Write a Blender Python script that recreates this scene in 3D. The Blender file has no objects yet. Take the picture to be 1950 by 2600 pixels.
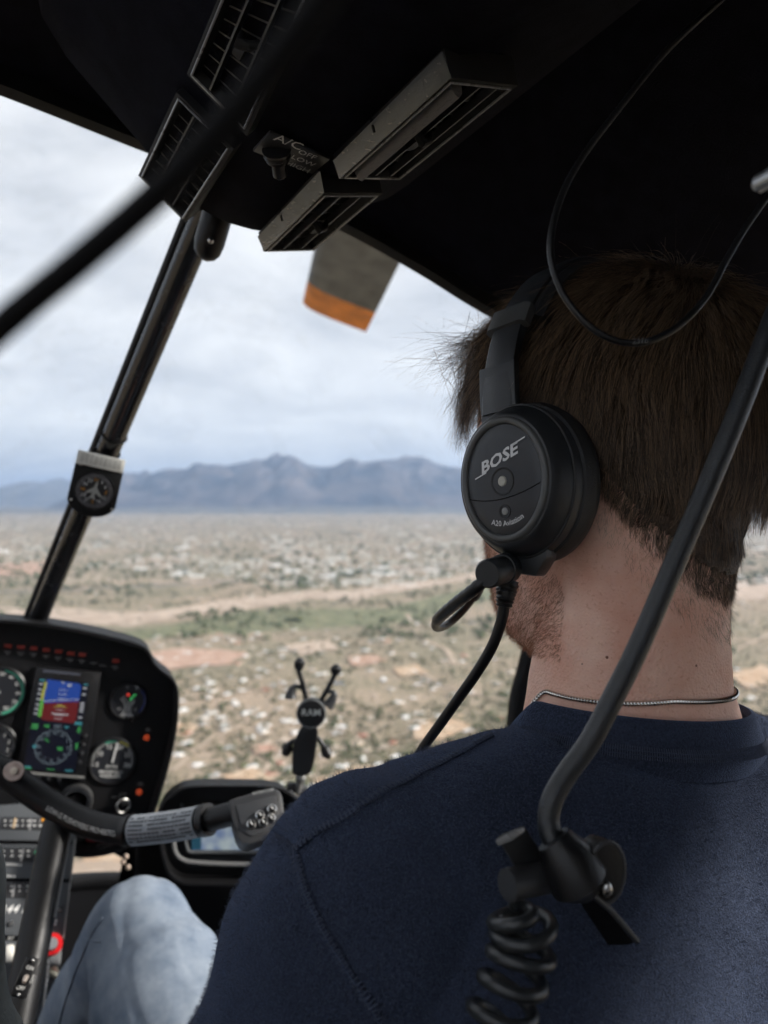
import bpy, bmesh, math, random
import numpy as np
from mathutils import Vector, Matrix
from mathutils.bvhtree import BVHTree

random.seed(7)
rng = np.random.default_rng(11)
scene = bpy.context.scene
COL = scene.collection

# ------------------------------------------------------------------ camera
FPX, W0, H0 = 1877.78, 1950.0, 2600.0          # focal length and size of the photograph in pixels
HORIZON = 1262.0
PITCH = math.atan((H0 / 2 - HORIZON) / FPX)     # the lens looks slightly below the horizon
ALT = 420.0                                     # the helicopter flies 420 m above the desert
GROUND_Z = -ALT

cam_data = bpy.data.cameras.new('camera')
cam = bpy.data.objects.new('camera', cam_data)
COL.objects.link(cam)
cam.location = (0, 0, 0)
cam.rotation_euler = (math.pi / 2 - PITCH, 0, 0)
cam_data.sensor_fit = 'VERTICAL'
cam_data.sensor_height = 36.0
cam_data.lens = 26.0
cam_data.clip_start = 0.01
cam_data.clip_end = 120000.0
cam_data.dof.use_dof = True
cam_data.dof.focus_distance = 0.43
cam_data.dof.aperture_fstop = 7.0
scene.camera = cam

# ------------------------------------------------------------------ sky, sun, exposure
SUN_EL, SUN_AZ = math.radians(25), math.radians(94)     # azimuth clockwise from straight ahead (+Y)
world = bpy.data.worlds.new('World')
scene.world = world
world.use_nodes = True
wn, wl = world.node_tree.nodes, world.node_tree.links
wn.clear()
w_out = wn.new('ShaderNodeOutputWorld')
w_sky = wn.new('ShaderNodeTexSky')
w_sky.sky_type = 'NISHITA'
w_sky.sun_disc = False
w_sky.sun_elevation = SUN_EL
w_sky.sun_rotation = SUN_AZ
w_sky.altitude = 900
w_bg = wn.new('ShaderNodeBackground')
w_bg.inputs['Strength'].default_value = 0.1
wl.new(w_sky.outputs[0], w_bg.inputs['Color'])
# a sheet of thin cloud: noise on the plane the view direction meets overhead
w_tc = wn.new('ShaderNodeTexCoord')
w_sep = wn.new('ShaderNodeSeparateXYZ')
wl.new(w_tc.outputs['Generated'], w_sep.inputs[0])
w_max = wn.new('ShaderNodeMath'); w_max.operation = 'MAXIMUM'; w_max.inputs[1].default_value = 0.0
wl.new(w_sep.outputs['Z'], w_max.inputs[0])
w_add = wn.new('ShaderNodeMath'); w_add.operation = 'ADD'; w_add.inputs[1].default_value = 0.30
wl.new(w_max.outputs[0], w_add.inputs[0])
w_div = wn.new('ShaderNodeVectorMath'); w_div.operation = 'DIVIDE'
w_cmb = wn.new('ShaderNodeCombineXYZ')
for k in range(3):
    wl.new(w_add.outputs[0], w_cmb.inputs[k])
wl.new(w_tc.outputs['Generated'], w_div.inputs[0])
wl.new(w_cmb.outputs[0], w_div.inputs[1])
w_map = wn.new('ShaderNodeMapping')
w_map.inputs['Rotation'].default_value = (0, 0, math.radians(-34))
w_map.inputs['Scale'].default_value = (1.25, 1.6, 0.0)
w_map.inputs['Location'].default_value = (3.1, 1.7, 0.0)
wl.new(w_div.outputs[0], w_map.inputs[0])
w_n1 = wn.new('ShaderNodeTexNoise')
w_n1.inputs['Scale'].default_value = 1.75
w_n1.inputs['Detail'].default_value = 7
w_n1.inputs['Roughness'].default_value = 0.57
w_n1.inputs['Distortion'].default_value = 0.5
wl.new(w_map.outputs[0], w_n1.inputs['Vector'])
w_ramp = wn.new('ShaderNodeValToRGB')
w_ramp.color_ramp.elements[0].position = 0.34
w_ramp.color_ramp.elements[0].color = (0.56, 0.578, 0.615, 1)
w_ramp.color_ramp.elements[1].position = 0.64
w_ramp.color_ramp.elements[1].color = (0.82, 0.828, 0.842, 1)
wl.new(w_n1.outputs['Fac'], w_ramp.inputs[0])
w_cl = wn.new('ShaderNodeBackground')
w_cl.inputs['Strength'].default_value = 0.77
wl.new(w_ramp.outputs[0], w_cl.inputs['Color'])
w_mix = wn.new('ShaderNodeMixShader')
w_mix.inputs[0].default_value = 0.92
wl.new(w_bg.outputs[0], w_mix.inputs[1])
wl.new(w_cl.outputs[0], w_mix.inputs[2])
wl.new(w_mix.outputs[0], w_out.inputs['Surface'])

sun_data = bpy.data.lights.new('sun', 'SUN')
sun_data.energy = 4.2
sun_data.angle = math.radians(4.0)
sun_data.color = (1.0, 0.95, 0.88)
sun = bpy.data.objects.new('sun', sun_data)
COL.objects.link(sun)
SUN_DIR = Vector((math.cos(SUN_EL) * math.sin(SUN_AZ), math.cos(SUN_EL) * math.cos(SUN_AZ), math.sin(SUN_EL)))
sun.rotation_euler = SUN_DIR.to_track_quat('Z', 'Y').to_euler()
sun.location = (30, 10, 40)

scene.view_settings.view_transform = 'Standard'
scene.view_settings.look = 'None'
scene.view_settings.exposure = 0.80
scene.view_settings.gamma = 1.0
scene.view_settings.use_curve_mapping = False
scene.render.engine = 'CYCLES'
scene.cycles.use_denoising = True
scene.cycles.max_bounces = 4
scene.cycles.diffuse_bounces = 2
scene.cycles.glossy_bounces = 2
scene.cycles.transmission_bounces = 4
scene.cycles.transparent_max_bounces = 8
scene.cycles.volume_bounces = 0
scene.cycles.use_adaptive_sampling = True
scene.cycles.adaptive_threshold = 0.03
scene.cycles.adaptive_min_samples = 12
scene.cycles.caustics_reflective = False
scene.cycles.caustics_refractive = False
scene.cycles.sample_clamp_indirect = 4.0

# ------------------------------------------------------------------ frames
FWD = Vector((0, math.cos(PITCH), -math.sin(PITCH)))
UPV = Vector((0, math.sin(PITCH), math.cos(PITCH)))
RGT = Vector((1, 0, 0))

def P(px, py, d):
    """A point in space seen at a pixel of the photograph, d metres ahead."""
    return RGT * ((px - 975) / FPX * d) + FWD * d + UPV * ((1300 - py) / FPX * d)

def ray(px, py):
    return P(px, py, 1.0).normalized()

def G(px, py, z=0.0):
    r = P(px, py, 1.0)
    t = (GROUND_Z + z) / r.z
    return r * t

def frame(yaw, roll, pitch=0.0):
    """right, forward, up axes: yaw to the left, right side down, nose down (degrees)."""
    m = Matrix.Rotation(math.radians(yaw), 3, 'Z') @ Matrix.Rotation(math.radians(-pitch), 3, 'X') @ Matrix.Rotation(math.radians(roll), 3, 'Y')
    return m.col[0].copy(), m.col[1].copy(), m.col[2].copy()

UC, FC, WC = frame(30, 8.0, 3.0)          # the cabin's axes

def C(lat, fwd, up):
    return UC * lat + FC * fwd + WC * up

def mat4(x, y, z, o):
    m = Matrix.Identity(4)
    for k, a in enumerate((x, y, z)):
        m.col[k][0:3] = a
    m.col[3][0:3] = o
    return m

class Plane:
    def __init__(self, o, u, n):
        self.o = Vector(o); self.n = Vector(n).normalized()
        self.u = (Vector(u) - self.n * Vector(u).dot(self.n)).normalized()
        self.v = self.n.cross(self.u)
    def pt(self, px, py, off=0.0):
        r = P(px, py, 1.0)
        t = (self.o + self.n * off).dot(self.n) / r.dot(self.n)
        return r * t
    def at(self, px, py, off=0.0, rot=0.0):
        o = self.pt(px, py, off)
        if rot:
            c, s = math.cos(math.radians(rot)), math.sin(math.radians(rot))
            u = self.u * c + self.v * s
            v = self.v * c - self.u * s
        else:
            u, v = self.u, self.v
        return mat4(u, v, self.n, o)
    def s(self, px, py):
        """metres per pixel there"""
        return (self.pt(px + 5, py) - self.pt(px - 5, py)).length / 10

def catmull(pts, n=8):
    pts = [Vector(p) for p in pts]
    if len(pts) < 3:
        return pts
    out = []
    ext = [pts[0] * 2 - pts[1]] + pts + [pts[-1] * 2 - pts[-2]]
    for i in range(1, len(ext) - 2):
        p0, p1, p2, p3 = ext[i - 1:i + 3]
        for k in range(n):
            t = k / n
            out.append(0.5 * ((2 * p1) + (p2 - p0) * t + (2 * p0 - 5 * p1 + 4 * p2 - p3) * t * t + (3 * p1 - p0 - 3 * p2 + p3) * t ** 3))
    out.append(pts[-1])
    return out

# ------------------------------------------------------------------ numpy noise
def _hash(ix, iy, iz, seed):
    h = (ix.astype(np.int64) * 374761393 + iy.astype(np.int64) * 668265263 + iz.astype(np.int64) * 2147483647 + seed * 1274126177) & 0xFFFFFFFF
    h = ((h ^ (h >> 13)) * 1274126177) & 0xFFFFFFFF
    return ((h ^ (h >> 16)) & 0xFFFF) / 65535.0

def vnoise(p, seed=0):
    p = np.asarray(p, float)
    i = np.floor(p).astype(np.int64); f = p - i
    f = f * f * (3 - 2 * f)
    r = 0
    for dx in (0, 1):
        for dy in (0, 1):
            for dz in (0, 1):
                w = (f[:, 0] if dx else 1 - f[:, 0]) * (f[:, 1] if dy else 1 - f[:, 1]) * (f[:, 2] if dz else 1 - f[:, 2])
                r = r + w * _hash(i[:, 0] + dx, i[:, 1] + dy, i[:, 2] + dz, seed)
    return r

def fbm(p, octv=4, seed=0):
    p = np.asarray(p, float); a, t, s = 0.5, 0, 0
    for o in range(octv):
        t = t + a * vnoise(p * (2 ** o), seed + o); s += a; a *= 0.5
    return t / s

# ------------------------------------------------------------------ materials
MATS = {}
def mat(name, col, rough=0.6, metal=0.0, bump=0.0, bscale=200.0, var=0.0, vscale=20.0, col2=None, spec=0.5, emit=None, estr=0.0, coat=0.0, sheen=0.0, detail=4.0, stretch=None, rvar=0.0, sss=0.0):
    if name in MATS:
        return MATS[name]
    m = bpy.data.materials.new(name); MATS[name] = m
    m.use_nodes = True
    nt = m.node_tree; b = nt.nodes['Principled BSDF']
    b.inputs['Base Color'].default_value = (*col, 1)
    b.inputs['Roughness'].default_value = rough
    b.inputs['Metallic'].default_value = metal
    b.inputs['Specular IOR Level'].default_value = spec
    b.inputs['Coat Weight'].default_value = coat
    b.inputs['Sheen Weight'].default_value = sheen
    if sheen:
        b.inputs['Sheen Roughness'].default_value = 0.5
    if sss:
        b.inputs['Subsurface Weight'].default_value = sss
        b.inputs['Subsurface Radius'].default_value = (0.006, 0.002, 0.001)
        b.inputs['Subsurface Scale'].default_value = 1.0
    if emit:
        b.inputs['Emission Color'].default_value = (*emit, 1)
        b.inputs['Emission Strength'].default_value = estr
    tc = nt.nodes.new('ShaderNodeTexCoord')
    vec = tc.outputs['Object']
    if stretch:
        mp = nt.nodes.new('ShaderNodeMapping'); mp.inputs['Scale'].default_value = stretch
        nt.links.new(vec, mp.inputs[0]); vec = mp.outputs[0]
    if var or col2:
        n = nt.nodes.new('ShaderNodeTexNoise'); n.inputs['Scale'].default_value = vscale; n.inputs['Detail'].default_value = detail
        nt.links.new(vec, n.inputs['Vector'])
        r = nt.nodes.new('ShaderNodeValToRGB')
        r.color_ramp.elements[0].position = 0.35; r.color_ramp.elements[1].position = 0.65
        c2 = col2 or tuple(min(1, c * (1 + var)) for c in col)
        c1 = col if col2 else tuple(c * (1 - var) for c in col)
        r.color_ramp.elements[0].color = (*c1, 1); r.color_ramp.elements[1].color = (*c2, 1)
        nt.links.new(n.outputs['Fac'], r.inputs[0]); nt.links.new(r.outputs[0], b.inputs['Base Color'])
    if rvar:
        n3 = nt.nodes.new('ShaderNodeTexNoise'); n3.inputs['Scale'].default_value = vscale * 2.3; n3.inputs['Detail'].default_value = 6
        nt.links.new(vec, n3.inputs['Vector'])
        mr = nt.nodes.new('ShaderNodeMapRange')
        mr.inputs['To Min'].default_value = max(0.02, rough - rvar); mr.inputs['To Max'].default_value = min(1, rough + rvar)
        nt.links.new(n3.outputs['Fac'], mr.inputs[0]); nt.links.new(mr.outputs[0], b.inputs['Roughness'])
    if bump:
        n2 = nt.nodes.new('ShaderNodeTexNoise'); n2.inputs['Scale'].default_value = bscale; n2.inputs['Detail'].default_value = 3
        nt.links.new(vec, n2.inputs['Vector'])
        bp = nt.nodes.new('ShaderNodeBump'); bp.inputs['Strength'].default_value = bump; bp.inputs['Distance'].default_value = 0.002
        nt.links.new(n2.outputs['Fac'], bp.inputs['Height']); nt.links.new(bp.outputs[0], b.inputs['Normal'])
    return m

# ------------------------------------------------------------------ mesh building
_text_cache = {}
def text_geo(body, align='CENTER', bold=0.0):
    key = (body, align, bold)
    if key not in _text_cache:
        c = bpy.data.curves.new('t', 'FONT'); c.body = body; c.align_x = align; c.align_y = 'CENTER'; c.resolution_u = 2; c.offset = bold
        o = bpy.data.objects.new('t', c)
        me = bpy.data.meshes.new_from_object(o)
        _text_cache[key] = ([v.co.copy() for v in me.vertices], [list(p.vertices) for p in me.polygons])
        bpy.data.objects.remove(o); bpy.data.curves.remove(c); bpy.data.meshes.remove(me)
    return _text_cache[key]

class MB:
    def __init__(self):
        self.v, self.f = [], []
    def add(self, vs, fs, M=None):
        b = len(self.v)
        self.v.extend([(M @ Vector(p)) if M is not None else Vector(p) for p in vs])
        self.f.extend([[i + b for i in f] for f in fs])
        return self
    def box(self, sx, sy, sz, M=None, c=(0, 0, 0)):
        x, y, z = sx / 2, sy / 2, sz / 2
        vs = [(c[0] + a, c[1] + b, c[2] + d) for d in (-z, z) for a, b in ((-x, -y), (x, -y), (x, y), (-x, y))]
        fs = [(3, 2, 1, 0), (4, 5, 6, 7), (0, 1, 5, 4), (1, 2, 6, 5), (2, 3, 7, 6), (3, 0, 4, 7)]
        return self.add(vs, fs, M)
    def rings(self, rings, caps=True, closed=True):
        n = len(rings[0]); vs = [p for r in rings for p in r]; fs = []
        for i in range(len(rings) - 1):
            for j in range(n if closed else n - 1):
                k = (j + 1) % n
                fs.append((i * n + j, i * n + k, (i + 1) * n + k, (i + 1) * n + j))
        if caps:
            fs.append(tuple(reversed(range(n)))); fs.append(tuple(range((len(rings) - 1) * n, len(rings) * n)))
        return self.add(vs, fs)
    def tube(self, pts, r, n=12, caps=True, flat=None, upv=None):
        pts = [Vector(p) for p in pts]
        if not isinstance(r, (list, tuple)):
            r = [r] * len(pts)
        t0 = (pts[1] - pts[0]).normalized()
        u = Vector(upv) if upv else (Vector((0, 0, 1)) if abs(t0.z) < 0.9 else Vector((1, 0, 0)))
        u = (u - t0 * u.dot(t0)).normalized()
        rs = []
        for i, p in enumerate(pts):
            t = (pts[min(i + 1, len(pts) - 1)] - pts[max(i - 1, 0)])
            t = t.normalized() if t.length > 1e-9 else t0
            u = (u - t * u.dot(t)).normalized(); w = t.cross(u)
            fl = flat if flat else 1.0
            rs.append([p + u * (math.cos(a) * r[i]) + w * (math.sin(a) * r[i] * fl) for a in [2 * math.pi * k / n for k in range(n)]])
        return self.rings(rs, caps)
    def lathe(self, prof, M=None, n=32, a=1.0, b=1.0, caps=True):
        """profile of (radius, height); radius may be a pair for ellipses"""
        rs = []
        for r, h in prof:
            ra, rb = r if isinstance(r, tuple) else (r * a, r * b)
            ring = [Vector((math.cos(2 * math.pi * k / n) * ra, math.sin(2 * math.pi * k / n) * rb, h)) for k in range(n)]
            rs.append([M @ p for p in ring] if M is not None else ring)
        return self.rings(rs, caps)
    def prism(self, poly, h0, h1, M=None):
        n = len(poly)
        vs = [(x, y, h0) for x, y in poly] + [(x, y, h1) for x, y in poly]
        fs = [tuple(reversed(range(n))), tuple(range(n, 2 * n))] + [(i, (i + 1) % n, n + (i + 1) % n, n + i) for i in range(n)]
        return self.add(vs, fs, M)
    def slab(self, pts, off):
        """a 3-D polygon given thickness along the vector off"""
        n = len(pts); vs = [Vector(p) for p in pts] + [Vector(p) + off for p in pts]
        fs = [tuple(reversed(range(n))), tuple(range(n, 2 * n))] + [(i, (i + 1) % n, n + (i + 1) % n, n + i) for i in range(n)]
        return self.add(vs, fs)
    def sphere(self, c, r, n=12, m=8, M=None):
        r = r if isinstance(r, (tuple, list)) else (r, r, r)
        vs, fs = [], []
        for i in range(1, m):
            a = math.pi * i / m
            for j in range(n):
                b = 2 * math.pi * j / n
                vs.append((c[0] + r[0] * math.sin(a) * math.cos(b), c[1] + r[1] * math.sin(a) * math.sin(b), c[2] + r[2] * math.cos(a)))
        t = len(vs); vs.append((c[0], c[1], c[2] + r[2])); vs.append((c[0], c[1], c[2] - r[2]))
        for i in range(m - 2):
            for j in range(n):
                k = (j + 1) % n
                fs.append((i * n + j, (i + 1) * n + j, (i + 1) * n + k, i * n + k))
        for j in range(n):
            k = (j + 1) % n
            fs.append((t, j, k)); fs.append((t + 1, (m - 2) * n + k, (m - 2) * n + j))
        return self.add(vs, fs, M)
    def torus(self, R, r, M=None, n=32, m=8, a=1.0, b=1.0, arc=None):
        a0, a1 = arc if arc else (0, 2 * math.pi)
        pts = n + (1 if arc else 0)
        vs = []
        for i in range(pts):
            t = a0 + (a1 - a0) * i / n
            for j in range(m):
                p = 2 * math.pi * j / m
                vs.append(((R * a + r * math.cos(p)) * math.cos(t), (R * b + r * math.cos(p)) * math.sin(t), r * math.sin(p)))
        fs = []
        for i in range(n):
            i2 = (i + 1) % pts
            for j in range(m):
                k = (j + 1) % m
                fs.append((i * m + j, i2 * m + j, i2 * m + k, i * m + k))
        return self.add(vs, fs, M)
    def text(self, body, size, M, shear=0.0, align='CENTER', sx=1.0, bold=0.003):
        vs, fs = text_geo(body, align, bold)
        return self.add([((v.x * sx + v.y * shear) * size, v.y * size, 0) for v in vs], fs, M)
    def build(self, name, m, parent=None, smooth=True, bevel=0.0, segs=2, angle=38, fix=True):
        me = bpy.data.meshes.new(name)
        org = parent.matrix_world.translation if parent is not None else None
        me.from_pydata([tuple(p) for p in self.v], [], self.f)
        if fix or bevel:
            bm = bmesh.new(); bm.from_mesh(me)
            bmesh.ops.recalc_face_normals(bm, faces=bm.faces)
            if bevel:
                es = [e for e in bm.edges if len(e.link_faces) == 2 and e.calc_face_angle(0) > 0.5]
                bmesh.ops.bevel(bm, geom=es, offset=bevel, segments=segs, affect='EDGES', clamp_overlap=True, profile=0.5)
            bm.to_mesh(me); bm.free()
        me.update()
        return link(name, me, m, parent, smooth, angle)

def link(name, me, m, parent=None, smooth=True, angle=38):
    me.materials.clear(); me.materials.append(m)
    if smooth and len(me.polygons):
        me.polygons.foreach_set('use_smooth', [True] * len(me.polygons))
        me.set_sharp_from_angle(angle=math.radians(angle))
    o = bpy.data.objects.new(name, me)
    COL.objects.link(o)
    if parent is not None:
        o.parent = parent
        o.matrix_parent_inverse = WM[parent.name].inverted() if parent.name in WM else Matrix.Identity(4)
    return o

WM = {}
def thing(name, loc, label, cat, group=None):
    o = bpy.data.objects.new(name, None)
    o.empty_display_size = 0.02
    COL.objects.link(o); o.location = loc
    WM[o.name] = Matrix.Translation(Vector(loc))
    return tag(o, label, cat, group)

def tag(o, label=None, cat=None, group=None, kind=None):
    if label: o['label'] = label
    if cat: o['category'] = cat
    if group: o['group'] = group
    if kind: o['kind'] = kind
    return o

def structure(o):
    o['kind'] = 'structure'; return o

def remesh(mb, voxel, smooth_it=4, fac=0.5):
    me = bpy.data.meshes.new('tmp'); me.from_pydata([tuple(p) for p in mb.v], [], mb.f)
    bm = bmesh.new(); bm.from_mesh(me); bmesh.ops.recalc_face_normals(bm, faces=bm.faces); bm.to_mesh(me); bm.free()
    o = bpy.data.objects.new('tmp', me); COL.objects.link(o)
    md = o.modifiers.new('r', 'REMESH'); md.mode = 'VOXEL'; md.voxel_size = voxel
    if smooth_it:
        s = o.modifiers.new('s', 'SMOOTH'); s.factor = fac; s.iterations = smooth_it
    dg = bpy.context.evaluated_depsgraph_get(); dg.update()
    out = bpy.data.meshes.new_from_object(o.evaluated_get(dg))
    bpy.data.objects.remove(o); bpy.data.meshes.remove(me)
    return out

def capsule(mb, a, b, ra, rb, n=20, flat=1.0, upv=None):
    """tapered round-ended limb"""
    a, b = Vector(a), Vector(b); d = (b - a).normalized()
    pts, rs = [], []
    for t in (0.02, 0.15, 0.35, 0.6, 0.85):
        pts.append(a - d * ra * math.cos(t * math.pi / 2)); rs.append(ra * math.sin(t * math.pi / 2))
    pts += [a, a.lerp(b, 0.33), a.lerp(b, 0.66), b]; rs += [ra, ra * .67 + rb * .33, ra * .33 + rb * .67, rb]
    for t in (0.85, 0.6, 0.35, 0.15, 0.02):
        pts.append(b + d * rb * math.cos(t * math.pi / 2)); rs.append(rb * math.sin(t * math.pi / 2))
    return mb.tube(pts, rs, n=n, flat=flat, upv=upv)

def get_co(me):
    a = np.empty(len(me.vertices) * 3); me.vertices.foreach_get('co', a); return a.reshape(-1, 3)
def get_no(me):
    a = np.empty(len(me.vertices) * 3); me.vertices.foreach_get('normal', a); return a.reshape(-1, 3)
def set_co(me, a):
    me.vertices.foreach_set('co', np.ascontiguousarray(a).ravel()); me.update()

def strands(name, pts, radius, m, parent, tip=0.25):
    """pts: (n, k, 3) hair curves"""
    n, k, _ = pts.shape
    hc = bpy.data.hair_curves.new(name)
    hc.add_curves([k] * n)
    hc.attributes['position'].data.foreach_set('vector', pts.reshape(-1).astype(np.float32))
    at = hc.attributes.get('radius') or hc.attributes.new('radius', 'FLOAT', 'POINT')
    tap = np.linspace(1, tip, k)
    rad = (np.asarray(radius).reshape(-1, 1) * np.ones((n, 1))) * tap
    at.data.foreach_set('value', rad.reshape(-1).astype(np.float32))
    hc.materials.append(m)
    o = bpy.data.objects.new(name, hc); COL.objects.link(o)
    if parent is not None:
        o.parent = parent
        o.matrix_parent_inverse = WM[parent.name].inverted() if parent.name in WM else Matrix.Identity(4)
    return o

# ================================================================== OUTDOORS
def node_ground():
    m = bpy.data.materials.new('desert_soil'); m.use_nodes = True
    nt = m.node_tree; b = nt.nodes['Principled BSDF']; L = nt.links.new
    b.inputs['Roughness'].default_value = 0.95; b.inputs['Specular IOR Level'].default_value = 0.1
    tc = nt.nodes.new('ShaderNodeTexCoord')
    def noise(scale, det=5, rough=0.6):
        n = nt.nodes.new('ShaderNodeTexNoise'); n.inputs['Scale'].default_value = scale; n.inputs['Detail'].default_value = det; n.inputs['Roughness'].default_value = rough
        L(tc.outputs['Object'], n.inputs['Vector']); return n.outputs['Fac']
    def ramp(f, *st):
        r = nt.nodes.new('ShaderNodeValToRGB'); e = r.color_ramp.elements
        while len(e) < len(st): e.new(0.5)
        for i, (p, c) in enumerate(st):
            e[i].position = p; e[i].color = (*c, 1)
        L(f, r.inputs[0]); return r.outputs[0]
    base = ramp(noise(1 / 420, 7, .64), (0.30, (0.175, 0.16, 0.105)), (0.46, (0.25, 0.212, 0.145)), (0.57, (0.36, 0.272, 0.20)), (0.70, (0.48, 0.35, 0.27)))
    spk = ramp(noise(1 / 22, 5, .75), (0.40, (0.10, 0.11, 0.065)), (0.50, (0.31, 0.26, 0.185)), (0.66, (0.46, 0.37, 0.29)))
    mx = nt.nodes.new('ShaderNodeMix'); mx.data_type = 'RGBA'; mx.inputs[0].default_value = 0.48
    L(base, mx.inputs[6]); L(spk, mx.inputs[7]); L(mx.outputs[2], b.inputs['Base Color'])
    return m

def sheet(name, pts, z, m):
    me = bpy.data.meshes.new(name)
    me.from_pydata([(p.x, p.y, GROUND_Z + z) for p in pts], [], [list(range(len(pts)))])
    bm = bmesh.new(); bm.from_mesh(me); bmesh.ops.recalc_face_normals(bm, faces=bm.faces)
    for f in bm.faces:
        if f.normal.z < 0: f.normal_flip()
    bmesh.ops.triangulate(bm, faces=bm.faces); bm.to_mesh(me); bm.free()
    return structure(link(name, me, m, None, smooth=False))

E = 70000.0
gm = bpy.data.meshes.new('ground')
gm.from_pydata([(-E, -E, GROUND_Z), (E, -E, GROUND_Z), (E, E, GROUND_Z), (-E, E, GROUND_Z)], [], [(0, 1, 2, 3)])
structure(link('ground', gm, node_ground(), None, smooth=False))

# ---- mountains: height fields whose ridge lines rise to what one sees on the skyline
def mountain(name, prof, D, depth, rough_amp, m, seed, nx=300, ny=70, xpad=0.0):
    pxs = np.array([p[0] for p in prof]); pys = np.array([p[1] for p in prof])
    xs = np.linspace(pxs[0], pxs[-1], nx)
    ts = np.linspace(-1, 1, ny)
    V = []
    az = (xs - 975) / FPX
    X = []; Y = []; Z = []
    for t in ts:
        y = D + t * depth
        x = az * D * (1 + 0.25 * t * depth / D)
        q = np.stack([x / 1500, np.full_like(x, y / 1500), np.zeros_like(x) + seed], 1)
        warp = fbm(q * 0.5, 3, seed + 9) - 0.5
        rid = 1 - 1.5 * np.abs(2 * fbm(np.stack([x / 2300 + warp, np.full_like(x, y / 6500), np.zeros_like(x)], 1), 5, seed) - 1)
        fine = fbm(q * 2.2, 4, seed + 3) - 0.5
        h = np.interp(xs, pxs, (HORIZON - pys) / FPX * D + ALT)
        bell = np.clip(1 - np.abs(t), 0, 1) ** 1.05
        spur = np.clip(rid, -.2, 1) - 0.5
        hh = h * bell * (1 + np.sin(math.pi * bell) ** .8 * spur * 1.1) + rough_amp * fine * (0.25 + bell) * (1 - 0.75 * (bell > .97))
        fade = np.clip((xs - xs[0]) / (0.06 * (xs[-1] - xs[0])), 0, 1) * np.clip((xs[-1] - xs) / (0.06 * (xs[-1] - xs[0])), 0, 1)
        X.append(x); Y.append(np.full_like(x, y)); Z.append(np.maximum(hh * fade, -2) + GROUND_Z - 1)
    V = np.stack([np.array(X), np.array(Y), np.array(Z)], -1).reshape(-1, 3)
    F = [(i * nx + j, i * nx + j + 1, (i + 1) * nx + j + 1, (i + 1) * nx + j) for i in range(ny - 1) for j in range(nx - 1)]
    me = bpy.data.meshes.new(name); me.from_pydata(V.tolist(), [], F); me.update()
    return structure(link(name, me, m, None, angle=180))

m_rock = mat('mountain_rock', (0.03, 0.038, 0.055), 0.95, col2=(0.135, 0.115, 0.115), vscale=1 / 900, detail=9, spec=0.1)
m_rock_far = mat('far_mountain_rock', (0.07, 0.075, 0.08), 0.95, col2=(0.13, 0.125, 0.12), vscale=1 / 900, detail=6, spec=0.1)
m_foot = mat('foothill_soil', (0.10, 0.10, 0.09), 0.95, col2=(0.19, 0.17, 0.145), vscale=1 / 500, detail=7, spec=0.1)
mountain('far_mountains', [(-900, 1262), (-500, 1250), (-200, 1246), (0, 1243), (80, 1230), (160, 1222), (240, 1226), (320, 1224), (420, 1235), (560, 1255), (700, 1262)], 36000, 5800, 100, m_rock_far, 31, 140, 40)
mountain('mountains', [(150, 1270), (230, 1236), (324, 1212), (422, 1194), (480, 1190), (527, 1188), (603, 1186), (656, 1171), (700, 1161), (753, 1171), (791, 1182), (830, 1183), (874, 1180), (919, 1171), (964, 1161), (1017, 1168), (1093, 1174), (1160, 1190), (1260, 1204), (1400, 1212), (1560, 1222), (1750, 1236), (1950, 1240), (2300, 1250)], 25500, 5200, 270, m_rock, 5, 420, 90)
mountain('foothills', [(-600, 1294), (-100, 1291), (150, 1292), (420, 1287), (640, 1290), (860, 1284), (1050, 1289), (1300, 1286), (1800, 1292), (2200, 1294)], 20600, 1700, 70, m_foot, 77, 260, 30)

# ---- patches of bare soil, the sandy wash, the green strip along it, tracks
def blob(pxpts, jitter=0.12, n=10, seed=1):
    g = [G(*p) for p in pxpts]
    c = sum(g, Vector()) / len(g)
    out = []
    k = len(g)
    for i in range(k):
        a, b = g[i], g[(i + 1) % k]
        for j in range(n):
            p = a.lerp(b, j / n)
            q = np.array([[p.x / 60, p.y / 60, seed * 7.3]])
            s = 1 + jitter * (fbm(q, 4, seed)[0] - 0.5) * 2.4
            out.append(c + (p - c) * s)
    return out

m_sand = mat('wash_sand', (0.38, 0.295, 0.225), 0.95, col2=(0.54, 0.43, 0.345), vscale=1 / 45, spec=0.1)
m_pink = mat('bare_red_soil', (0.40, 0.25, 0.18), 0.95, col2=(0.52, 0.37, 0.29), vscale=1 / 30, spec=0.1)
m_ochre = mat('bare_ochre_soil', (0.45, 0.30, 0.19), 0.95, col2=(0.53, 0.41, 0.30), vscale=1 / 25, spec=0.1)
m_green = mat('green_meadow', (0.13, 0.145, 0.085), 0.95, col2=(0.25, 0.235, 0.145), vscale=1 / 60, spec=0.1)
m_track = mat('dirt_track', (0.44, 0.35, 0.27), 0.95, var=0.2, vscale=1 / 12, spec=0.1)
m_grey = mat('old_asphalt', (0.19, 0.185, 0.175), 0.9, var=0.2, vscale=1 / 30, spec=0.2)

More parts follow.
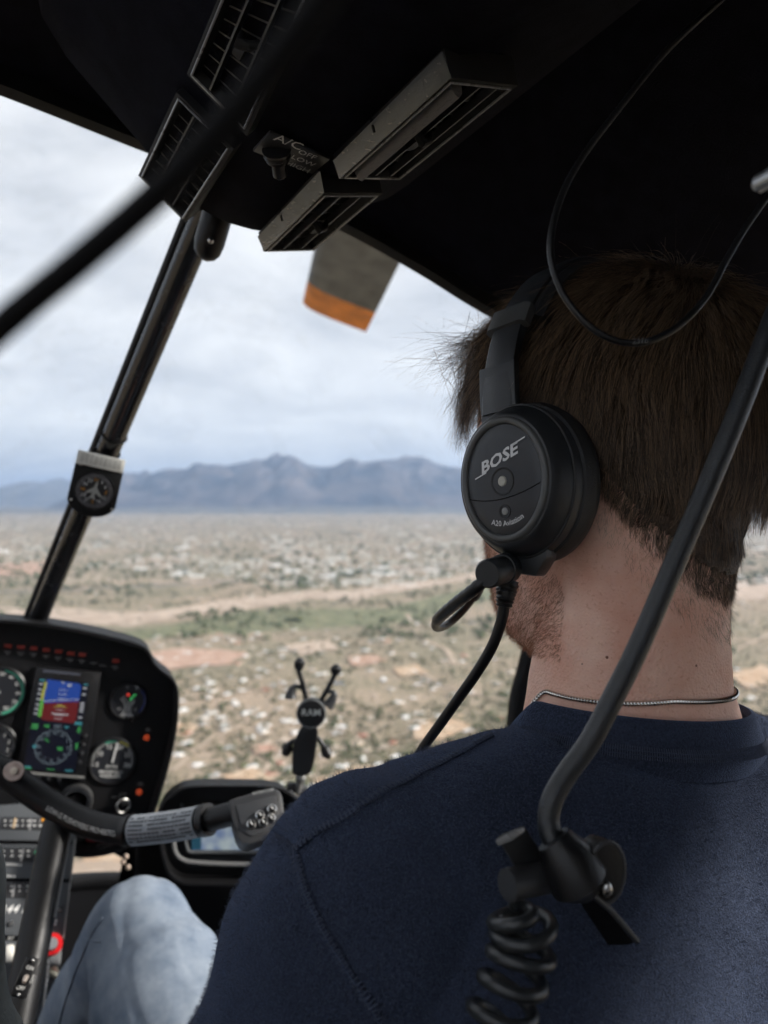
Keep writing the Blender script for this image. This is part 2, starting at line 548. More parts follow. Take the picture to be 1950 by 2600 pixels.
sheet('green_strip', blob([(-120, 1640), (300, 1606), (520, 1572), (640, 1548), (820, 1545), (980, 1545), (1120, 1510), (1240, 1478), (1330, 1462), (1330, 1492), (1180, 1545), (1050, 1580), (900, 1590), (700, 1602), (500, 1612), (200, 1640)], 0.05, 8, 3), 0.25, m_green)
sheet('sandy_wash', blob([(260, 1572), (460, 1543), (560, 1524), (700, 1512), (790, 1500), (900, 1500), (1000, 1478), (1120, 1472), (1250, 1446), (1420, 1430), (1420, 1441), (1250, 1462), (1100, 1490), (960, 1508), (900, 1530), (780, 1520), (700, 1538), (520, 1556), (330, 1584)], 0.10, 8, 5), 0.5, m_sand)
sheet('sandy_wash', blob([(-150, 1545), (100, 1540), (300, 1555), (520, 1560), (330, 1590), (60, 1580), (-150, 1585)], 0.06, 8, 6), 1.4, m_sand)
sheet('sandy_wash', blob([(1800, 1480), (2050, 1440), (2200, 1450), (2200, 1500), (1950, 1520), (1780, 1530)], 0.06, 8, 6), 0.5, m_sand)
for k, (pp, mm) in enumerate([
        ([(390, 1660), (470, 1644), (560, 1652), (625, 1660), (600, 1690), (520, 1692), (430, 1704), (380, 1690)], m_pink),
        ([(436, 1842), (480, 1836), (505, 1850), (480, 1870), (430, 1872)], m_ochre),
        ([(1060, 1850), (1110, 1822), (1170, 1815), (1190, 1850), (1120, 1880), (1050, 1880)], m_ochre),
        ([(640, 1898), (700, 1890), (712, 1908), (650, 1918)], m_pink),
        ([(880, 1672), (950, 1664), (985, 1680), (900, 1694)], m_pink),
        ([(1000, 1700), (1060, 1690), (1090, 1710), (1020, 1722)], m_ochre),
        ([(0, 1435), (110, 1425), (160, 1445), (60, 1462), (-20, 1460)], m_pink),
        ([(720, 1640), (830, 1628), (860, 1650), (760, 1668)], m_sand),
        ([(800, 1990), (900, 1950), (1000, 1955), (960, 2010), (840, 2050)], m_ochre),
        ([(180, 2230), (240, 2140), (330, 2140), (420, 2230)], m_ochre),
        ([(60, 2330), (180, 2200), (420, 2180), (520, 2330), (300, 2420)], m_sand),
        ([(560, 1975), (640, 1955), (690, 1985), (610, 2010)], m_ochre),
        ([(1850, 1720), (1930, 1690), (2000, 1720), (1900, 1750)], m_ochre)]):
    sheet('bare_clearing', blob(pp, 0.22, 8, 20 + k), 2.9 + 0.1 * k, mm)

def strip(name, px, width, z, m):
    pts = catmull([G(*p) for p in px], 8)
    L_, R_ = [], []
    for i, p in enumerate(pts):
        t = (pts[min(i + 1, len(pts) - 1)] - pts[max(i - 1, 0)]); t.z = 0; t.normalize()
        n = Vector((-t.y, t.x, 0)) * width / 2
        L_.append(p + n); R_.append(p - n)
    me = bpy.data.meshes.new(name)
    V = [(p.x, p.y, GROUND_Z + z) for p in L_ + R_]; k = len(L_)
    me.from_pydata(V, [], [(k + i, k + i + 1, i + 1, i) for i in range(k - 1)]); me.update()
    return structure(link(name, me, m, None, smooth=False))

for k, (px, wd, mm) in enumerate([
        ([(1035, 1560), (1045, 1590), (1071, 1622), (1110, 1640), (1135, 1652), (1156, 1690)], 14, m_track),
        ([(600, 2040), (650, 1984), (700, 1930), (745, 1880), (800, 1830)], 12, m_track),
        ([(800, 1945), (876, 1900), (928, 1864), (1000, 1835)], 7, m_track),
        ([(1050, 1690), (1120, 1740), (1250, 1775), (1420, 1800)], 7, m_track),
        ([(380, 1790), (470, 1775), (600, 1760), (760, 1735), (900, 1725)], 6, m_track),
        ([(-100, 1510), (300, 1492), (600, 1475), (900, 1455), (1300, 1420)], 30, m_grey),
        ([(520, 1630), (700, 1618), (900, 1606), (1030, 1600), (1250, 1560)], 10, m_track),
        ([(1780, 1700), (1850, 1660), (1960, 1610)], 9, m_track),
        ([(440, 1960), (520, 1890), (620, 1840), (700, 1800)], 6, m_track)]):
    strip('road' if mm is m_grey else 'dirt_track', px, wd * 1.3, 2.2 + 0.05 * k, mm)

# ---- houses
m_wall = [mat('stucco_cream', (0.52, 0.43, 0.33), 0.9, var=.15, vscale=.4), mat('stucco_tan', (0.40, 0.29, 0.20), 0.9, var=.15, vscale=.4), mat('stucco_white', (0.66, 0.63, 0.57), 0.9, var=.1, vscale=.4)]
m_roofs = {'white': mat('roof_white', (0.77, 0.755, 0.73), 0.8, var=.08, vscale=.3), 'grey': mat('roof_grey', (0.46, 0.45, 0.43), 0.85, var=.15, vscale=.3),
           'red': mat('roof_red_tile', (0.36, 0.15, 0.10), 0.85, var=.25, vscale=.8), 'tan': mat('roof_tan_gravel', (0.50, 0.41, 0.33), 0.9, var=.15, vscale=.5),
           'blue': mat('roof_blue_metal', (0.20, 0.29, 0.40), 0.5, var=.1, vscale=.3)}
def house_meshes():
    out = []
    def mk(wallb, roofb):
        res = []
        for b in (wallb, roofb):
            me = bpy.data.meshes.new('house'); me.from_pydata([tuple(p) for p in b.v], [], b.f)
            bm = bmesh.new(); bm.from_mesh(me); bmesh.ops.recalc_face_normals(bm, faces=bm.faces); bm.to_mesh(me); bm.free(); me.update(); res.append(me)
        out.append(res)
    # flat roofed L with a parapet and a carport
    w = MB(); w.box(22, 11, 3.6, c=(0, 0, 1.8)); w.box(9, 10, 3.3, c=(-6.4, -10.4, 1.65)); w.box(2.2, .25, 2.1, c=(3, -5.6, 1.05)); w.box(2.4, .2, 1.2, c=(8, -5.6, 1.9))
    r = MB(); r.box(21.2, 10.2, .3, c=(0, 0, 3.75)); r.box(8.3, 9.2, .3, c=(-6.4, -10.5, 3.45)); r.box(1.6, 1.4, 1.0, c=(4, 2, 4.4)); r.box(1.2, 1.2, .8, c=(-5, -1, 4.3))
    mk(w, r)
    # gabled bar with a garage wing
    w = MB(); w.box(19, 9.5, 3, c=(0, 0, 1.5)); w.box(8, 8, 3, c=(5.4, -8.7, 1.5)); w.box(4.6, .2, 2.2, c=(5.4, -12.8, 1.1)); w.box(1.2, 1.2, 2, c=(-6, 1, 4.6))
    r = MB()
    def gable(cx, cy, lx, ly, z0, h, along):
        a, b = lx / 2 + .5, ly / 2 + .5
        if along == 'x':
            vs = [(cx - a, cy - b, z0), (cx + a, cy - b, z0), (cx + a, cy + b, z0), (cx - a, cy + b, z0), (cx - a, cy, z0 + h), (cx + a, cy, z0 + h)]
            fs = [(0, 1, 5, 4), (2, 3, 4, 5), (0, 4, 3), (1, 2, 5), (3, 2, 1, 0)]
        else:
            vs = [(cx - a, cy - b, z0), (cx + a, cy - b, z0), (cx + a, cy + b, z0), (cx - a, cy + b, z0), (cx, cy - b, z0 + h), (cx, cy + b, z0 + h)]
            fs = [(0, 4, 5, 3), (1, 2, 5, 4), (0, 1, 4), (2, 3, 5), (3, 2, 1, 0)]
        r.add(vs, fs)
    gable(0, 0, 19, 9.5, 3.02, 2.1, 'x'); gable(5.4, -8.2, 8, 9, 3.03, 1.9, 'y')
    mk(w, r)
    # hipped square house
    w = MB(); w.box(14, 13, 3.1, c=(0, 0, 1.55)); w.box(6, 5, 2.8, c=(9.6, -2, 1.4)); w.box(2, .2, 2.1, c=(0, -6.6, 1.05))
    r = MB(); r.add([(-7.6, -7.1, 3.12), (7.6, -7.1, 3.12), (7.6, 7.1, 3.12), (-7.6, 7.1, 3.12), (-2.2, 0, 5.7), (2.2, 0, 5.7)], [(0, 1, 5, 4), (1, 2, 5), (2, 3, 4, 5), (3, 0, 4), (3, 2, 1, 0)]); r.box(6.3, 5.3, .25, c=(9.7, -2, 2.95))
    mk(w, r)
    # long low ranch / shed
    w = MB(); w.box(30, 9, 3.2, c=(0, 0, 1.6)); w.box(4, 4, 2.6, c=(-13, 6.5, 1.3))
    r = MB(); gable(0, 0, 30, 9, 3.22, 1.4, 'x'); r.box(4.3, 4.3, .2, c=(-13, 6.6, 2.75))
    mk(w, r)
    return out
HM = house_meshes()
_variants = {}
def house_mesh(kind, which, m):
    key = (kind, which, m.name)
    if key not in _variants:
        me = HM[kind][which].copy(); me.materials.clear(); me.materials.append(m); _variants[key] = me
    return _variants[key]

def house(pos, rot, s, kind, wall, roof, label, group=None):
    t = bpy.data.objects.new('desert_house', None); COL.objects.link(t)
    t.location = pos; t.rotation_euler.z = rot; t.scale = (s, s, s)
    tag(t, label, 'house', group)
    for which, nm, m in ((0, 'wall', m_wall[wall]), (1, 'roof', m_roofs[roof])):
        o = bpy.data.objects.new(nm, house_mesh(kind, which, m)); COL.objects.link(o); o.parent = t
    yd = bpy.data.objects.new('yard', yard_mesh[random.randrange(3)]); COL.objects.link(yd); yd.parent = t; yd.rotation_euler.z = random.uniform(0, 6.28); yd.scale = [random.uniform(.7, 1.2)] * 2 + [1]
    return t
yard_mesh = []
for q_ in range(3):
    me = bpy.data.meshes.new('yard'); vv = []
    for i in range(18):
        a = 2 * math.pi * i / 18; rr = 17 * (0.65 + .7 * vnoise(np.array([[math.cos(a) * 1.7 + q_ * 9, math.sin(a) * 1.7, 3.3]]), q_)[0])
        vv.append((math.cos(a) * rr, math.sin(a) * rr * .8, .75 + .05 * q_))
    me.from_pydata(vv, [], [list(range(18))]); me.materials.append([m_sand, m_track, m_sand][q_]); yard_mesh.append(me)

kind_word = {0: 'flat roofed L shaped', 1: 'gabled', 2: 'hip roofed', 3: 'long low'}
special = [   # pixel, kind, roof, scale, label
    (860, 1737, 3, 'blue', .8, 'long blue metal roofed shed in the scrub right of the phone holder'),
    (1000, 1887, 1, 'red', .8, 'red tiled house beside the headset cable, just above the shoulder'),
    (672, 1906, 3, 'red', .9, 'long pinkish red roofed building left of the phone holder arm'),
    (960, 1948, 0, 'white', 1.0, 'large white house right above the navy shoulder, near the phone holder'),
    (617, 1728, 0, 'white', .85, 'bright white house standing alone left of the phone holder fingers'),
    (500, 1945, 2, 'white', .85, 'bright white house low in the view, nearest the instrument panel edge'),
    (505, 2010, 0, 'white', 1.0, 'big white roofed house just above the navigation screen hood'),
    (640, 1950, 0, 'white', .85, 'white roofed house halfway between panel edge and phone holder'),
    (1030, 1822, 0, 'white', .8, 'white house in open ground left of the hanging headset cable'),
    (1165, 1800, 3, 'tan', .8, 'tan long house close to the left of the pilot neck')]
taken = []
for px, py, kd, rf, s, lb in special:
    p = G(px, py); taken.append((p.x, p.y)); house(p, random.uniform(0, 6.28) if kd != 3 else random.uniform(-.3, .3), s, kd, 2 if rf == 'white' else 0, rf, lb)
n_h = 0; tries = 0; placed = []
clusters = [(G(random.uniform(380, 1400), random.uniform(1560, 2010))) for _ in range(34)]
while n_h < 285 and tries < 14000:
    tries += 1
    if random.random() < 0.5:
        px = random.uniform(-60, 2080); py = 1500 + 540 * random.random() ** 1.15
        p = G(px, py)
    else:
        c = random.choice(clusters); p = c + Vector((random.gauss(0, 110), random.gauss(0, 110), 0))
    # keep out of the wash and green belt: pixel row of the point
    q = p.y
    row = HORIZON + ALT / q * FPX
    pxx = 975 + p.x / q * FPX
    belt = np.interp(pxx, [-100, 520, 1000, 1250, 2000], [1590, 1580, 1550, 1480, 1440])
    if abs(row - belt) < 34 or row < 1480 or row > 2060 or pxx < 150 or pxx > 1990 or 1340 < pxx < 1790:
        continue
    if any((p.x - a) ** 2 + (p.y - b) ** 2 < 30 ** 2 for a, b in taken):
        continue
    taken.append((p.x, p.y))
    kd = random.choices([0, 1, 2, 3], [5, 2, 2, 1])[0]
    rf = random.choices(['white', 'grey', 'red', 'tan'], [7, 2, .6, 1.6])[0]
    if kd in (1,) and rf == 'white': rf = random.choice(['grey', 'tan', 'white'])
    placed.append((p, random.uniform(0, 6.28), random.uniform(0.65, 1.05), kd, random.randrange(3), rf))
    n_h += 1

ORD = ['first', 'second', 'third', 'fourth', 'fifth', 'sixth', 'seventh', 'eighth', 'ninth', 'tenth', 'eleventh', 'twelfth', 'thirteenth', 'fourteenth', 'fifteenth', 'sixteenth', 'seventeenth', 'eighteenth', 'nineteenth', 'twentieth']
placed.sort(key=lambda q: q[0].y)
PER = 15
for r0 in range(0, len(placed), PER):
    row_ = sorted(placed[r0:r0 + PER], key=lambda q: q[0].x / q[0].y)
    for j, (p, rt, sz, kd, wl_i, rf) in enumerate(row_):
        house(p, rt, sz, kd, wl_i, rf, '%s house with %s roof, %s from the left in the %s nearest row' % (kind_word[kd].replace(' roofed', ''), rf, ORD[j], ORD[r0 // PER]), 'scattered desert houses')

# ---- the suburb and its trees beyond: too many and too small to tell apart
def scatter_boxes(name, n, rows, m, smin, smax, hmin, hmax, seed, label, cat, tall=0):
    r = np.random.default_rng(seed)
    y0, y1 = rows
    py = y0 + (y1 - y0) * r.random(n) ** 1.0
    dist = ALT * FPX / (py - HORIZON)
    px = r.uniform(-250, 2200, n)
    x = (px - 975) / FPX * dist; y = dist
    d = fbm(np.stack([x / 700, y / 700, np.zeros(n)], 1), 3, seed)
    belt = np.interp(px, [-100, 520, 1000, 1250, 2000], [1580, 1565, 1530, 1465, 1430])
    keep = (d > 0.36) & (np.abs(py - belt) > 28)
    x, y = x[keep], y[keep]
    ca, sa = math.cos(.31), math.sin(.31)
    gx, gy = np.round((x * ca + y * sa) / 31), np.round((y * ca - x * sa) / 40)
    st = (np.mod(gy, 3) != 0) & (np.mod(gx, 9) != 0)
    gx, gy = gx[st], gy[st]; k = len(gx)
    u_, v_ = gx * 31 + r.normal(0, 2, k), gy * 40 + r.normal(0, 2, k)
    x, y = u_ * ca - v_ * sa, u_ * sa + v_ * ca
    sx = r.uniform(smin, smax, k); sy = r.uniform(smin, smax, k) * .7; h = r.uniform(hmin, hmax, k); a = .31 + r.normal(0, .06, k)
    cx, sn = np.cos(a), np.sin(a)
    base = np.array([(-.5, -.5), (.5, -.5), (.5, .5), (-.5, .5)])
    V = np.zeros((k, 8, 3))
    for i, (u, v) in enumerate(base):
        for t in (0, 1):
            V[:, i + 4 * t, 0] = x + cx * u * sx - sn * v * sy
            V[:, i + 4 * t, 1] = y + sn * u * sx + cx * v * sy
            V[:, i + 4 * t, 2] = GROUND_Z + (h if t else 0)
    quads = np.array([(4, 5, 6, 7), (0, 1, 5, 4), (1, 2, 6, 5), (2, 3, 7, 6), (3, 0, 4, 7)])
    F = (np.arange(k)[:, None, None] * 8 + quads[None]).reshape(-1, 4)
    me = bpy.data.meshes.new(name); me.from_pydata(V.reshape(-1, 3).tolist(), [], F.tolist()); me.update()
    return tag(link(name, me, m, None, smooth=False), label, cat, None, 'stuff')

scatter_boxes('distant_suburb', 13000, (1286, 1490), m_roofs['white'], 12, 21, 3, 5, 41, 'pale rooftops of the far suburb spread below the mountains', 'suburb')
scatter_boxes('distant_suburb', 9000, (1286, 1482), m_roofs['tan'], 13, 24, 3, 5, 43, 'tan rooftops of the far suburb mixed among the pale ones', 'suburb')
scatter_boxes('distant_suburb', 420, (1296, 1470), m_roofs['white'], 35, 90, 6, 9, 47, 'large flat warehouse roofs dotting the far suburb', 'suburb')

def scrub(name, n, rows, rad, m, seed, label, dens=0.42, xr=(-250, 2200)):
    r = np.random.default_rng(seed)
    py = rows[0] + (rows[1] - rows[0]) * r.random(n)
    dist = ALT * FPX / (py - HORIZON); px = r.uniform(xr[0], xr[1], n)
    x = (px - 975) / FPX * dist; y = dist
    d = fbm(np.stack([x / 190, y / 190, np.zeros(n)], 1), 4, seed)
    wash = np.interp(px, [-150, 260, 560, 1000, 1250, 1420, 1800, 2200], [1565, 1578, 1535, 1497, 1457, 1438, 1505, 1475])
    clear = (np.abs(py - wash) < np.interp(px, [0, 560, 1300, 2000], [8, 10, 12, 10])) | ((np.abs(px - 505) < 125) & (np.abs(py - 1674) < 30))
    keep = (d > dens) & ~clear
    x, y = x[keep], y[keep]; k = len(x)
    R = r.uniform(rad[0], rad[1], k) * (1 + 1.2 * (r.random(k) ** 6)); hgt = R * r.uniform(.7, 1.2, k)
    # a lumpy eight-cornered bush
    ang = np.arange(6) * math.pi / 3
    V = np.zeros((k, 8, 3))
    for i in range(6):
        rr = R * r.uniform(.7, 1.25, k)
        V[:, i, 0] = x + rr * math.cos(ang[i]); V[:, i, 1] = y + rr * math.sin(ang[i]); V[:, i, 2] = GROUND_Z + hgt * r.uniform(.25, .7, k)
    V[:, 6] = np.stack([x, y, GROUND_Z + hgt * 1.25], 1); V[:, 7] = np.stack([x, y, np.full(k, GROUND_Z - .2)], 1)
    tri = np.array([(i, (i + 1) % 6, 6) for i in range(6)] + [((i + 1) % 6, i, 7) for i in range(6)])
    F = (np.arange(k)[:, None, None] * 8 + tri[None]).reshape(-1, 3)
    me = bpy.data.meshes.new(name); me.from_pydata(V.reshape(-1, 3).tolist(), [], F.tolist()); me.update()
    return tag(link(name, me, m, None, smooth=False), label, 'scrub', None, 'stuff')

m_bush = mat('scrub_leaves', (0.055, 0.07, 0.035), 0.9, col2=(0.13, 0.135, 0.075), vscale=1 / 30, spec=0.15)
m_bush2 = mat('dry_scrub', (0.15, 0.13, 0.085), 0.9, col2=(0.22, 0.19, 0.13), vscale=1 / 30, spec=0.15)
scrub('desert_scrub', 11000, (1500, 2150), (1.8, 4.6), m_bush, 61, 'dark green desert scrub dotted over the near plain')
scrub('dry_brush', 9000, (1500, 2150), (1.7, 3.6), m_bush2, 62, 'dry olive brush filling the ground between the houses', 0.4)
scrub('suburb_trees', 7000, (1288, 1500), (5, 13), m_bush, 63, 'dark tree canopy among the far suburb roofs', 0.40)
scrub('riverside_trees', 1500, (1500, 1625), (5, 10), m_bush, 64, 'line of green trees along the sandy wash', 0.5, (-100, 1330))

# ---- air
hz = MB(); hz.box(2 * E + 200, 2 * E + 200, 2300, c=(0, 0, GROUND_Z - 1 + 1150))
m_haze = bpy.data.materials.new('haze_air'); m_haze.use_nodes = True
hn = m_haze.node_tree; hn.nodes.clear()
ho = hn.nodes.new('ShaderNodeOutputMaterial'); hv = hn.nodes.new('ShaderNodeVolumePrincipled')
hv.inputs['Color'].default_value = (0.51, 0.69, 1.0, 1); hv.inputs['Density'].default_value = 2.9e-5; hv.inputs['Anisotropy'].default_value = 0.2
hn.links.new(hv.outputs[0], ho.inputs['Volume'])
haze = hz.build('haze', m_haze, None, smooth=False)
tag(haze, 'pale blue haze in the air over the valley', 'haze', None, 'stuff')

# ---- main rotor blade overhead
m_blade = mat('blade_paint', (0.06, 0.066, 0.072), 0.5, col2=(0.11, 0.118, 0.124), vscale=6, rvar=.15, stretch=(1, 1, 4))
m_blade_tip = mat('blade_tip_orange', (0.62, 0.20, 0.025), 0.5, var=.25, vscale=9)
tipL, tipR = P(776, 788, 4.3), P(926, 822, 4.15)
bt = (tipL + tipR) / 2
mast = Vector((0.62, -0.35, 1.62))
ax = (mast - bt).normalized(); ch = (tipR - tipL); chord = ch.length; ch = (ch - ax * ch.dot(ax)).normalized(); nb = ch.cross(ax)
blade = thing('rotor_blade', bt, 'grey main rotor blade with an orange tip, seen outside under the roof edge', 'rotor blade')
foil = [(-.5, 0), (-.46, .035), (-.38, .055), (-.25, .062), (0, .05), (.3, .022), (.5, .002), (.3, -.012), (0, -.025), (-.25, -.03), (-.4, -.026), (-.47, -.015)]
def blade_sec(t, sw=0.0):
    return [bt + ax * t + ch * (a * chord + sw) + nb * (b * chord) for a, b in foil]
b = MB(); b.rings([blade_sec(0, .0), blade_sec(.012), blade_sec(.30)], True); b.build('tip', m_blade_tip, blade)
b = MB(); b.rings([blade_sec(.301), blade_sec(1.0), blade_sec(2.6), blade_sec((mast - bt).length - .3)], True); b.build('blade_skin', m_blade, blade)
b = MB(); b.rings([[p - nb * .0015 - nb * 0 for p in [bt + ax * t + ch * (a * chord) + nb * (bb * chord) for a, bb in ((.06, -.026), (.12, -.022), (.12, -.0235), (.06, -.0275))]] for t in (.6, 1.5, 4.0)], True)
b.build('seam_strip', mat('blade_seam', (0.24, 0.25, 0.24), 0.5), blade)

# ================================================================== CABIN SHELL
m_liner = mat('headliner_fabric', (0.006, 0.0062, 0.0105), 0.95, bump=0.5, bscale=900, var=.3, vscale=60, spec=0.08)
m_black = mat('black_paint', (0.006, 0.006, 0.007), 0.42, spec=.35, rvar=.12, vscale=40, bump=.05, bscale=500)
m_matte = mat('matte_black_plastic', (0.006, 0.006, 0.007), 0.60, spec=.25, bump=.15, bscale=1800, rvar=.1, vscale=60)
m_rubber = mat('black_rubber', (0.007, 0.007, 0.008), 0.38, spec=.4, bump=.12, bscale=900, rvar=.1, vscale=90)
m_dark = mat('dark_carpet', (0.005, 0.005, 0.006), 0.95, bump=.4, bscale=500, spec=.1)
m_edge = mat('grey_edge', (0.30, 0.30, 0.30), 0.3, rvar=.15, vscale=60, metal=.4)
m_grey_pl = mat('dark_grey_plastic', (0.03, 0.031, 0.034), 0.45, bump=.15, bscale=1500, rvar=.1, vscale=80)
m_console = mat('console_grey_paint', (0.062, 0.068, 0.075), 0.5, bump=.1, bscale=1500, rvar=.12, vscale=40)
m_white_ink = mat('white_ink', (0.60, 0.60, 0.58), 0.6, var=.15, vscale=300)
m_steel = mat('steel', (0.55, 0.54, 0.52), 0.28, metal=1.0, rvar=.12, vscale=200)

# windshield bow: lower edge of the roof as seen from the back seat (pixel, pixel, metres)
BOW = [(-900, -60, .50), (-400, 95, .56), (0, 236, .62), (340, 370, .70), (600, 470, .755), (860, 578, .79), (1060, 688, .80), (1270, 814, .80), (1600, 970, .83), (1950, 1035, .85), (2500, 990, .82), (3300, 780, .64)]
bow = catmull([P(*p) for p in BOW], 6)
def roof_back(p, fwd):
    lat = p.dot(UC); up0 = p.dot(WC)
    return lat, up0
rows = []
NR = 14
for i, p in enumerate(bow):
    lat, fw, up = p.dot(UC), p.dot(FC), p.dot(WC)
    row = []
    for k in range(NR + 1):
        t = k / NR
        f = fw + 0.012 + (-0.95 - fw) * t
        # rises out of the bow, then runs level; sides stay lower
        lift = 0.016 + 0.05 * (1 - math.exp(-6 * t)) + 0.03 * math.sin(math.pi * t)
        tgt = 0.40 - 0.10 * ((lat - 0.18) / 0.64) ** 2
        u = up + lift * (1 - t) + (tgt - up) * t * 0.9
        row.append(C(lat + 0.02 * t, f, max(u, up + 0.012)))
    rows.append(row)
rf = MB(); rf.rings(rows, caps=False, closed=False)
roof = structure(rf.build('cabin_roof', m_liner, None, angle=180, fix=False))
# outer skin so that no daylight leaks in
ro = MB(); ro.rings([[q + WC * 0.05 + FC * (0.02 if k == 0 else 0) for k, q in enumerate(r)] for r in rows], caps=False, closed=False)
structure(ro.build('roof_skin', m_black, None, angle=180, fix=False))
# frame strip along the bow
fr = MB()
fr.rings([[p + FC * .004, p + WC * .019 + FC * .010, p + WC * .021 - FC * .006, p - FC * .010 + WC * .002] for p in bow], caps=True)
structure(fr.build('windshield_frame', m_matte, None, angle=30))
# soft welt where the fabric tucks into the frame
wl_ = MB(); wl_.tube([p + WC * .024 - FC * .006 for p in bow], .0045, 8)
structure(wl_.build('headliner_welt', m_liner, None))

LAT0, LAT1 = -0.46, 0.84           # cabin sides
def slabq(name, pts, th, m):
    b = MB(); b.slab(pts, th); return structure(b.build(name, m, None, smooth=False))
slabq('cabin_floor', [C(LAT0 - .1, -1.0, -1.10), C(LAT1 + .1, -1.0, -1.10), C(LAT1 + .1, 1.30, -1.10), C(LAT0 - .1, 1.30, -1.10)], WC * -.03, m_dark)
m_leather = mat('bounce_leather', (0.46, 0.43, 0.39), 0.6, bump=.3, bscale=120, var=.15, vscale=12)  # pale colour chosen so the unseen walls bounce light into the cabin
slabq('rear_wall', [C(LAT0 - .1, -.95, -1.10), C(LAT1 + .1, -.95, -1.10), C(LAT1 + .1, -.95, .50), C(LAT0 - .1, -.95, .50)], FC * -.03, m_leather)
for side, lt in (('left', LAT0), ('right', LAT1)):
    sg = -1 if side == 'left' else 1
    slabq('cabin_wall_' + side, [C(lt, -.95, -1.10), C(lt, 1.15, -1.10), C(lt, 1.15, -.46), C(lt, .6, -.40), C(lt, -.95, -.38)], UC * .03 * sg, m_leather)
# door post behind the pilot's jaw, right front pillar
dp = MB(); dp.tube(catmull([P(1316, 1990, .98), P(1322, 1800, .98), P(1345, 1700, .97), P(1372, 1600, .95), P(1420, 1450, .93), P(1500, 1250, .88), P(1560, 1040, .80)], 6), .017, 12, flat=.6)
structure(dp.build('door_post', m_black, None))
# nose: dark shell below the glass
NOSE = [(-.62, 1.05), (-.30, 1.32), (0.0, 1.45), (.18, 1.47), (.36, 1.45), (.62, 1.32), (.90, 1.02)]
ns = catmull([C(a, f, -.60) for a, f in NOSE], 6)
nrw = [[p + WC * 0.0, p - FC * .05 - WC * .02, p - FC * .10 - WC * .20, p - FC * .22 - WC * .50] for p in ns]
nb_ = MB(); nb_.rings(nrw, caps=False, closed=False)
structure(nb_.build('nose_shell', m_dark, None, angle=180, fix=False))
ns2 = MB(); ns2.tube([p + WC * .006 for p in ns], .016, 10); structure(ns2.build('windshield_sill', m_black, None))

# windshield: two curved panes that meet behind the centre post
m_glass = bpy.data.materials.new('windshield_acrylic'); m_glass.use_nodes = True
gn = m_glass.node_tree; gn.nodes.clear()
go = gn.nodes.new('ShaderNodeOutputMaterial'); gt = gn.nodes.new('ShaderNodeBsdfTransparent'); gg = gn.nodes.new('ShaderNodeBsdfGlossy'); gx = gn.nodes.new('ShaderNodeMixShader'); gf = gn.nodes.new('ShaderNodeFresnel')
gt.inputs[0].default_value = (0.97, 0.98, 0.98, 1); gg.inputs['Roughness'].default_value = 0.03; gf.inputs['IOR'].default_value = 1.12
gn.links.new(gf.outputs[0], gx.inputs[0]); gn.links.new(gt.outputs[0], gx.inputs[1]); gn.links.new(gg.outputs[0], gx.inputs[2]); gd = gn.nodes.new('ShaderNodeBsdfDiffuse'); gd.inputs[0].default_value = (.75, .75, .73, 1); gm2 = gn.nodes.new('ShaderNodeMixShader')
gtc = gn.nodes.new('ShaderNodeTexCoord'); gmp = gn.nodes.new('ShaderNodeMapping'); gmp.inputs['Scale'].default_value = (5, 5, 1.2); gnz = gn.nodes.new('ShaderNodeTexNoise'); gnz.inputs['Scale'].default_value = 3.0; gnz.inputs['Detail'].default_value = 9; gnz.inputs['Roughness'].default_value = .72
gmr = gn.nodes.new('ShaderNodeMapRange'); gmr.inputs['From Min'].default_value = .5; gmr.inputs['From Max'].default_value = .8; gmr.inputs['To Max'].default_value = .10
gn.links.new(gtc.outputs['Object'], gmp.inputs[0]); gn.links.new(gmp.outputs[0], gnz.inputs['Vector']); gn.links.new(gnz.outputs['Fac'], gmr.inputs[0]); gn.links.new(gmr.outputs[0], gm2.inputs[0])
gn.links.new(gx.outputs[0], gm2.inputs[1]); gn.links.new(gd.outputs[0], gm2.inputs[2]); gn.links.new(gm2.outputs[0], go.inputs['Surface'])
bow_f = [p + WC * .010 + FC * .004 for p in bow]
def sill_at(t):
    k = t * (len(ns) - 1); i = min(int(k), len(ns) - 2); return ns[i].lerp(ns[i + 1], k - i)
cols = []
i0 = 8; i1 = len(bow_f) - 12
for i in range(i0, i1 + 1):
    a = bow_f[i]; t = (i - i0) / (i1 - i0); bq = sill_at(t) + WC * .012
    bul = (FC * 0.30 + WC * .10)
    cols.append([a.lerp(bq, s) + bul * (math.sin(math.pi * s ** .85) ** 1.0) * (0.55 + .45 * math.sin(math.pi * t)) for s in [k / 20 for k in range(21)]])
mid = min(range(len(cols)), key=lambda k: abs(cols[k][0].dot(UC) - 0.18))
for part, sel in (('left', cols[:mid + 1]), ('right', cols[mid:])):
    g_ = MB(); g_.rings(sel, caps=False, closed=False)
    structure(g_.build('windshield_pane_' + part, m_glass, None, angle=180, fix=False))

# ================================================================== OVERHEAD CONSOLE WITH VENTS
Bot = Plane(P(560, 590, .62), UC, -WC)                    # underside of the console
console = thing('overhead_console', P(600, 500, .62), 'black fabric covered overhead console running back along the cabin roof', 'console')
f0 = Bot.pt(545, 575).dot(FC) + .012
latL, latR = Bot.pt(470, 560).dot(UC), Bot.pt(660, 618).dot(UC)
upB = Bot.o.dot(WC)
def con_ring(f, drop=0.0, inset=0.0):
    a, c = latL + inset, latR - inset * .5
    z = upB + drop
    return [C(a - .135, f, z + .135), C(a - .125, f, z + .105), C(a - .105, f, z + .082), C(a - .012, f, z + .012), C(a + .004, f, z + .003), C(a + .02, f, z), C((a + c) / 2, f, z - .001),
            C(c - .012, f, z), C(c + .006, f, z + .003), C(c + .02, f, z + .012), C(c + .11, f, z + .07), C(c + .125, f, z + .10), C(c + .13, f, z + .14)]
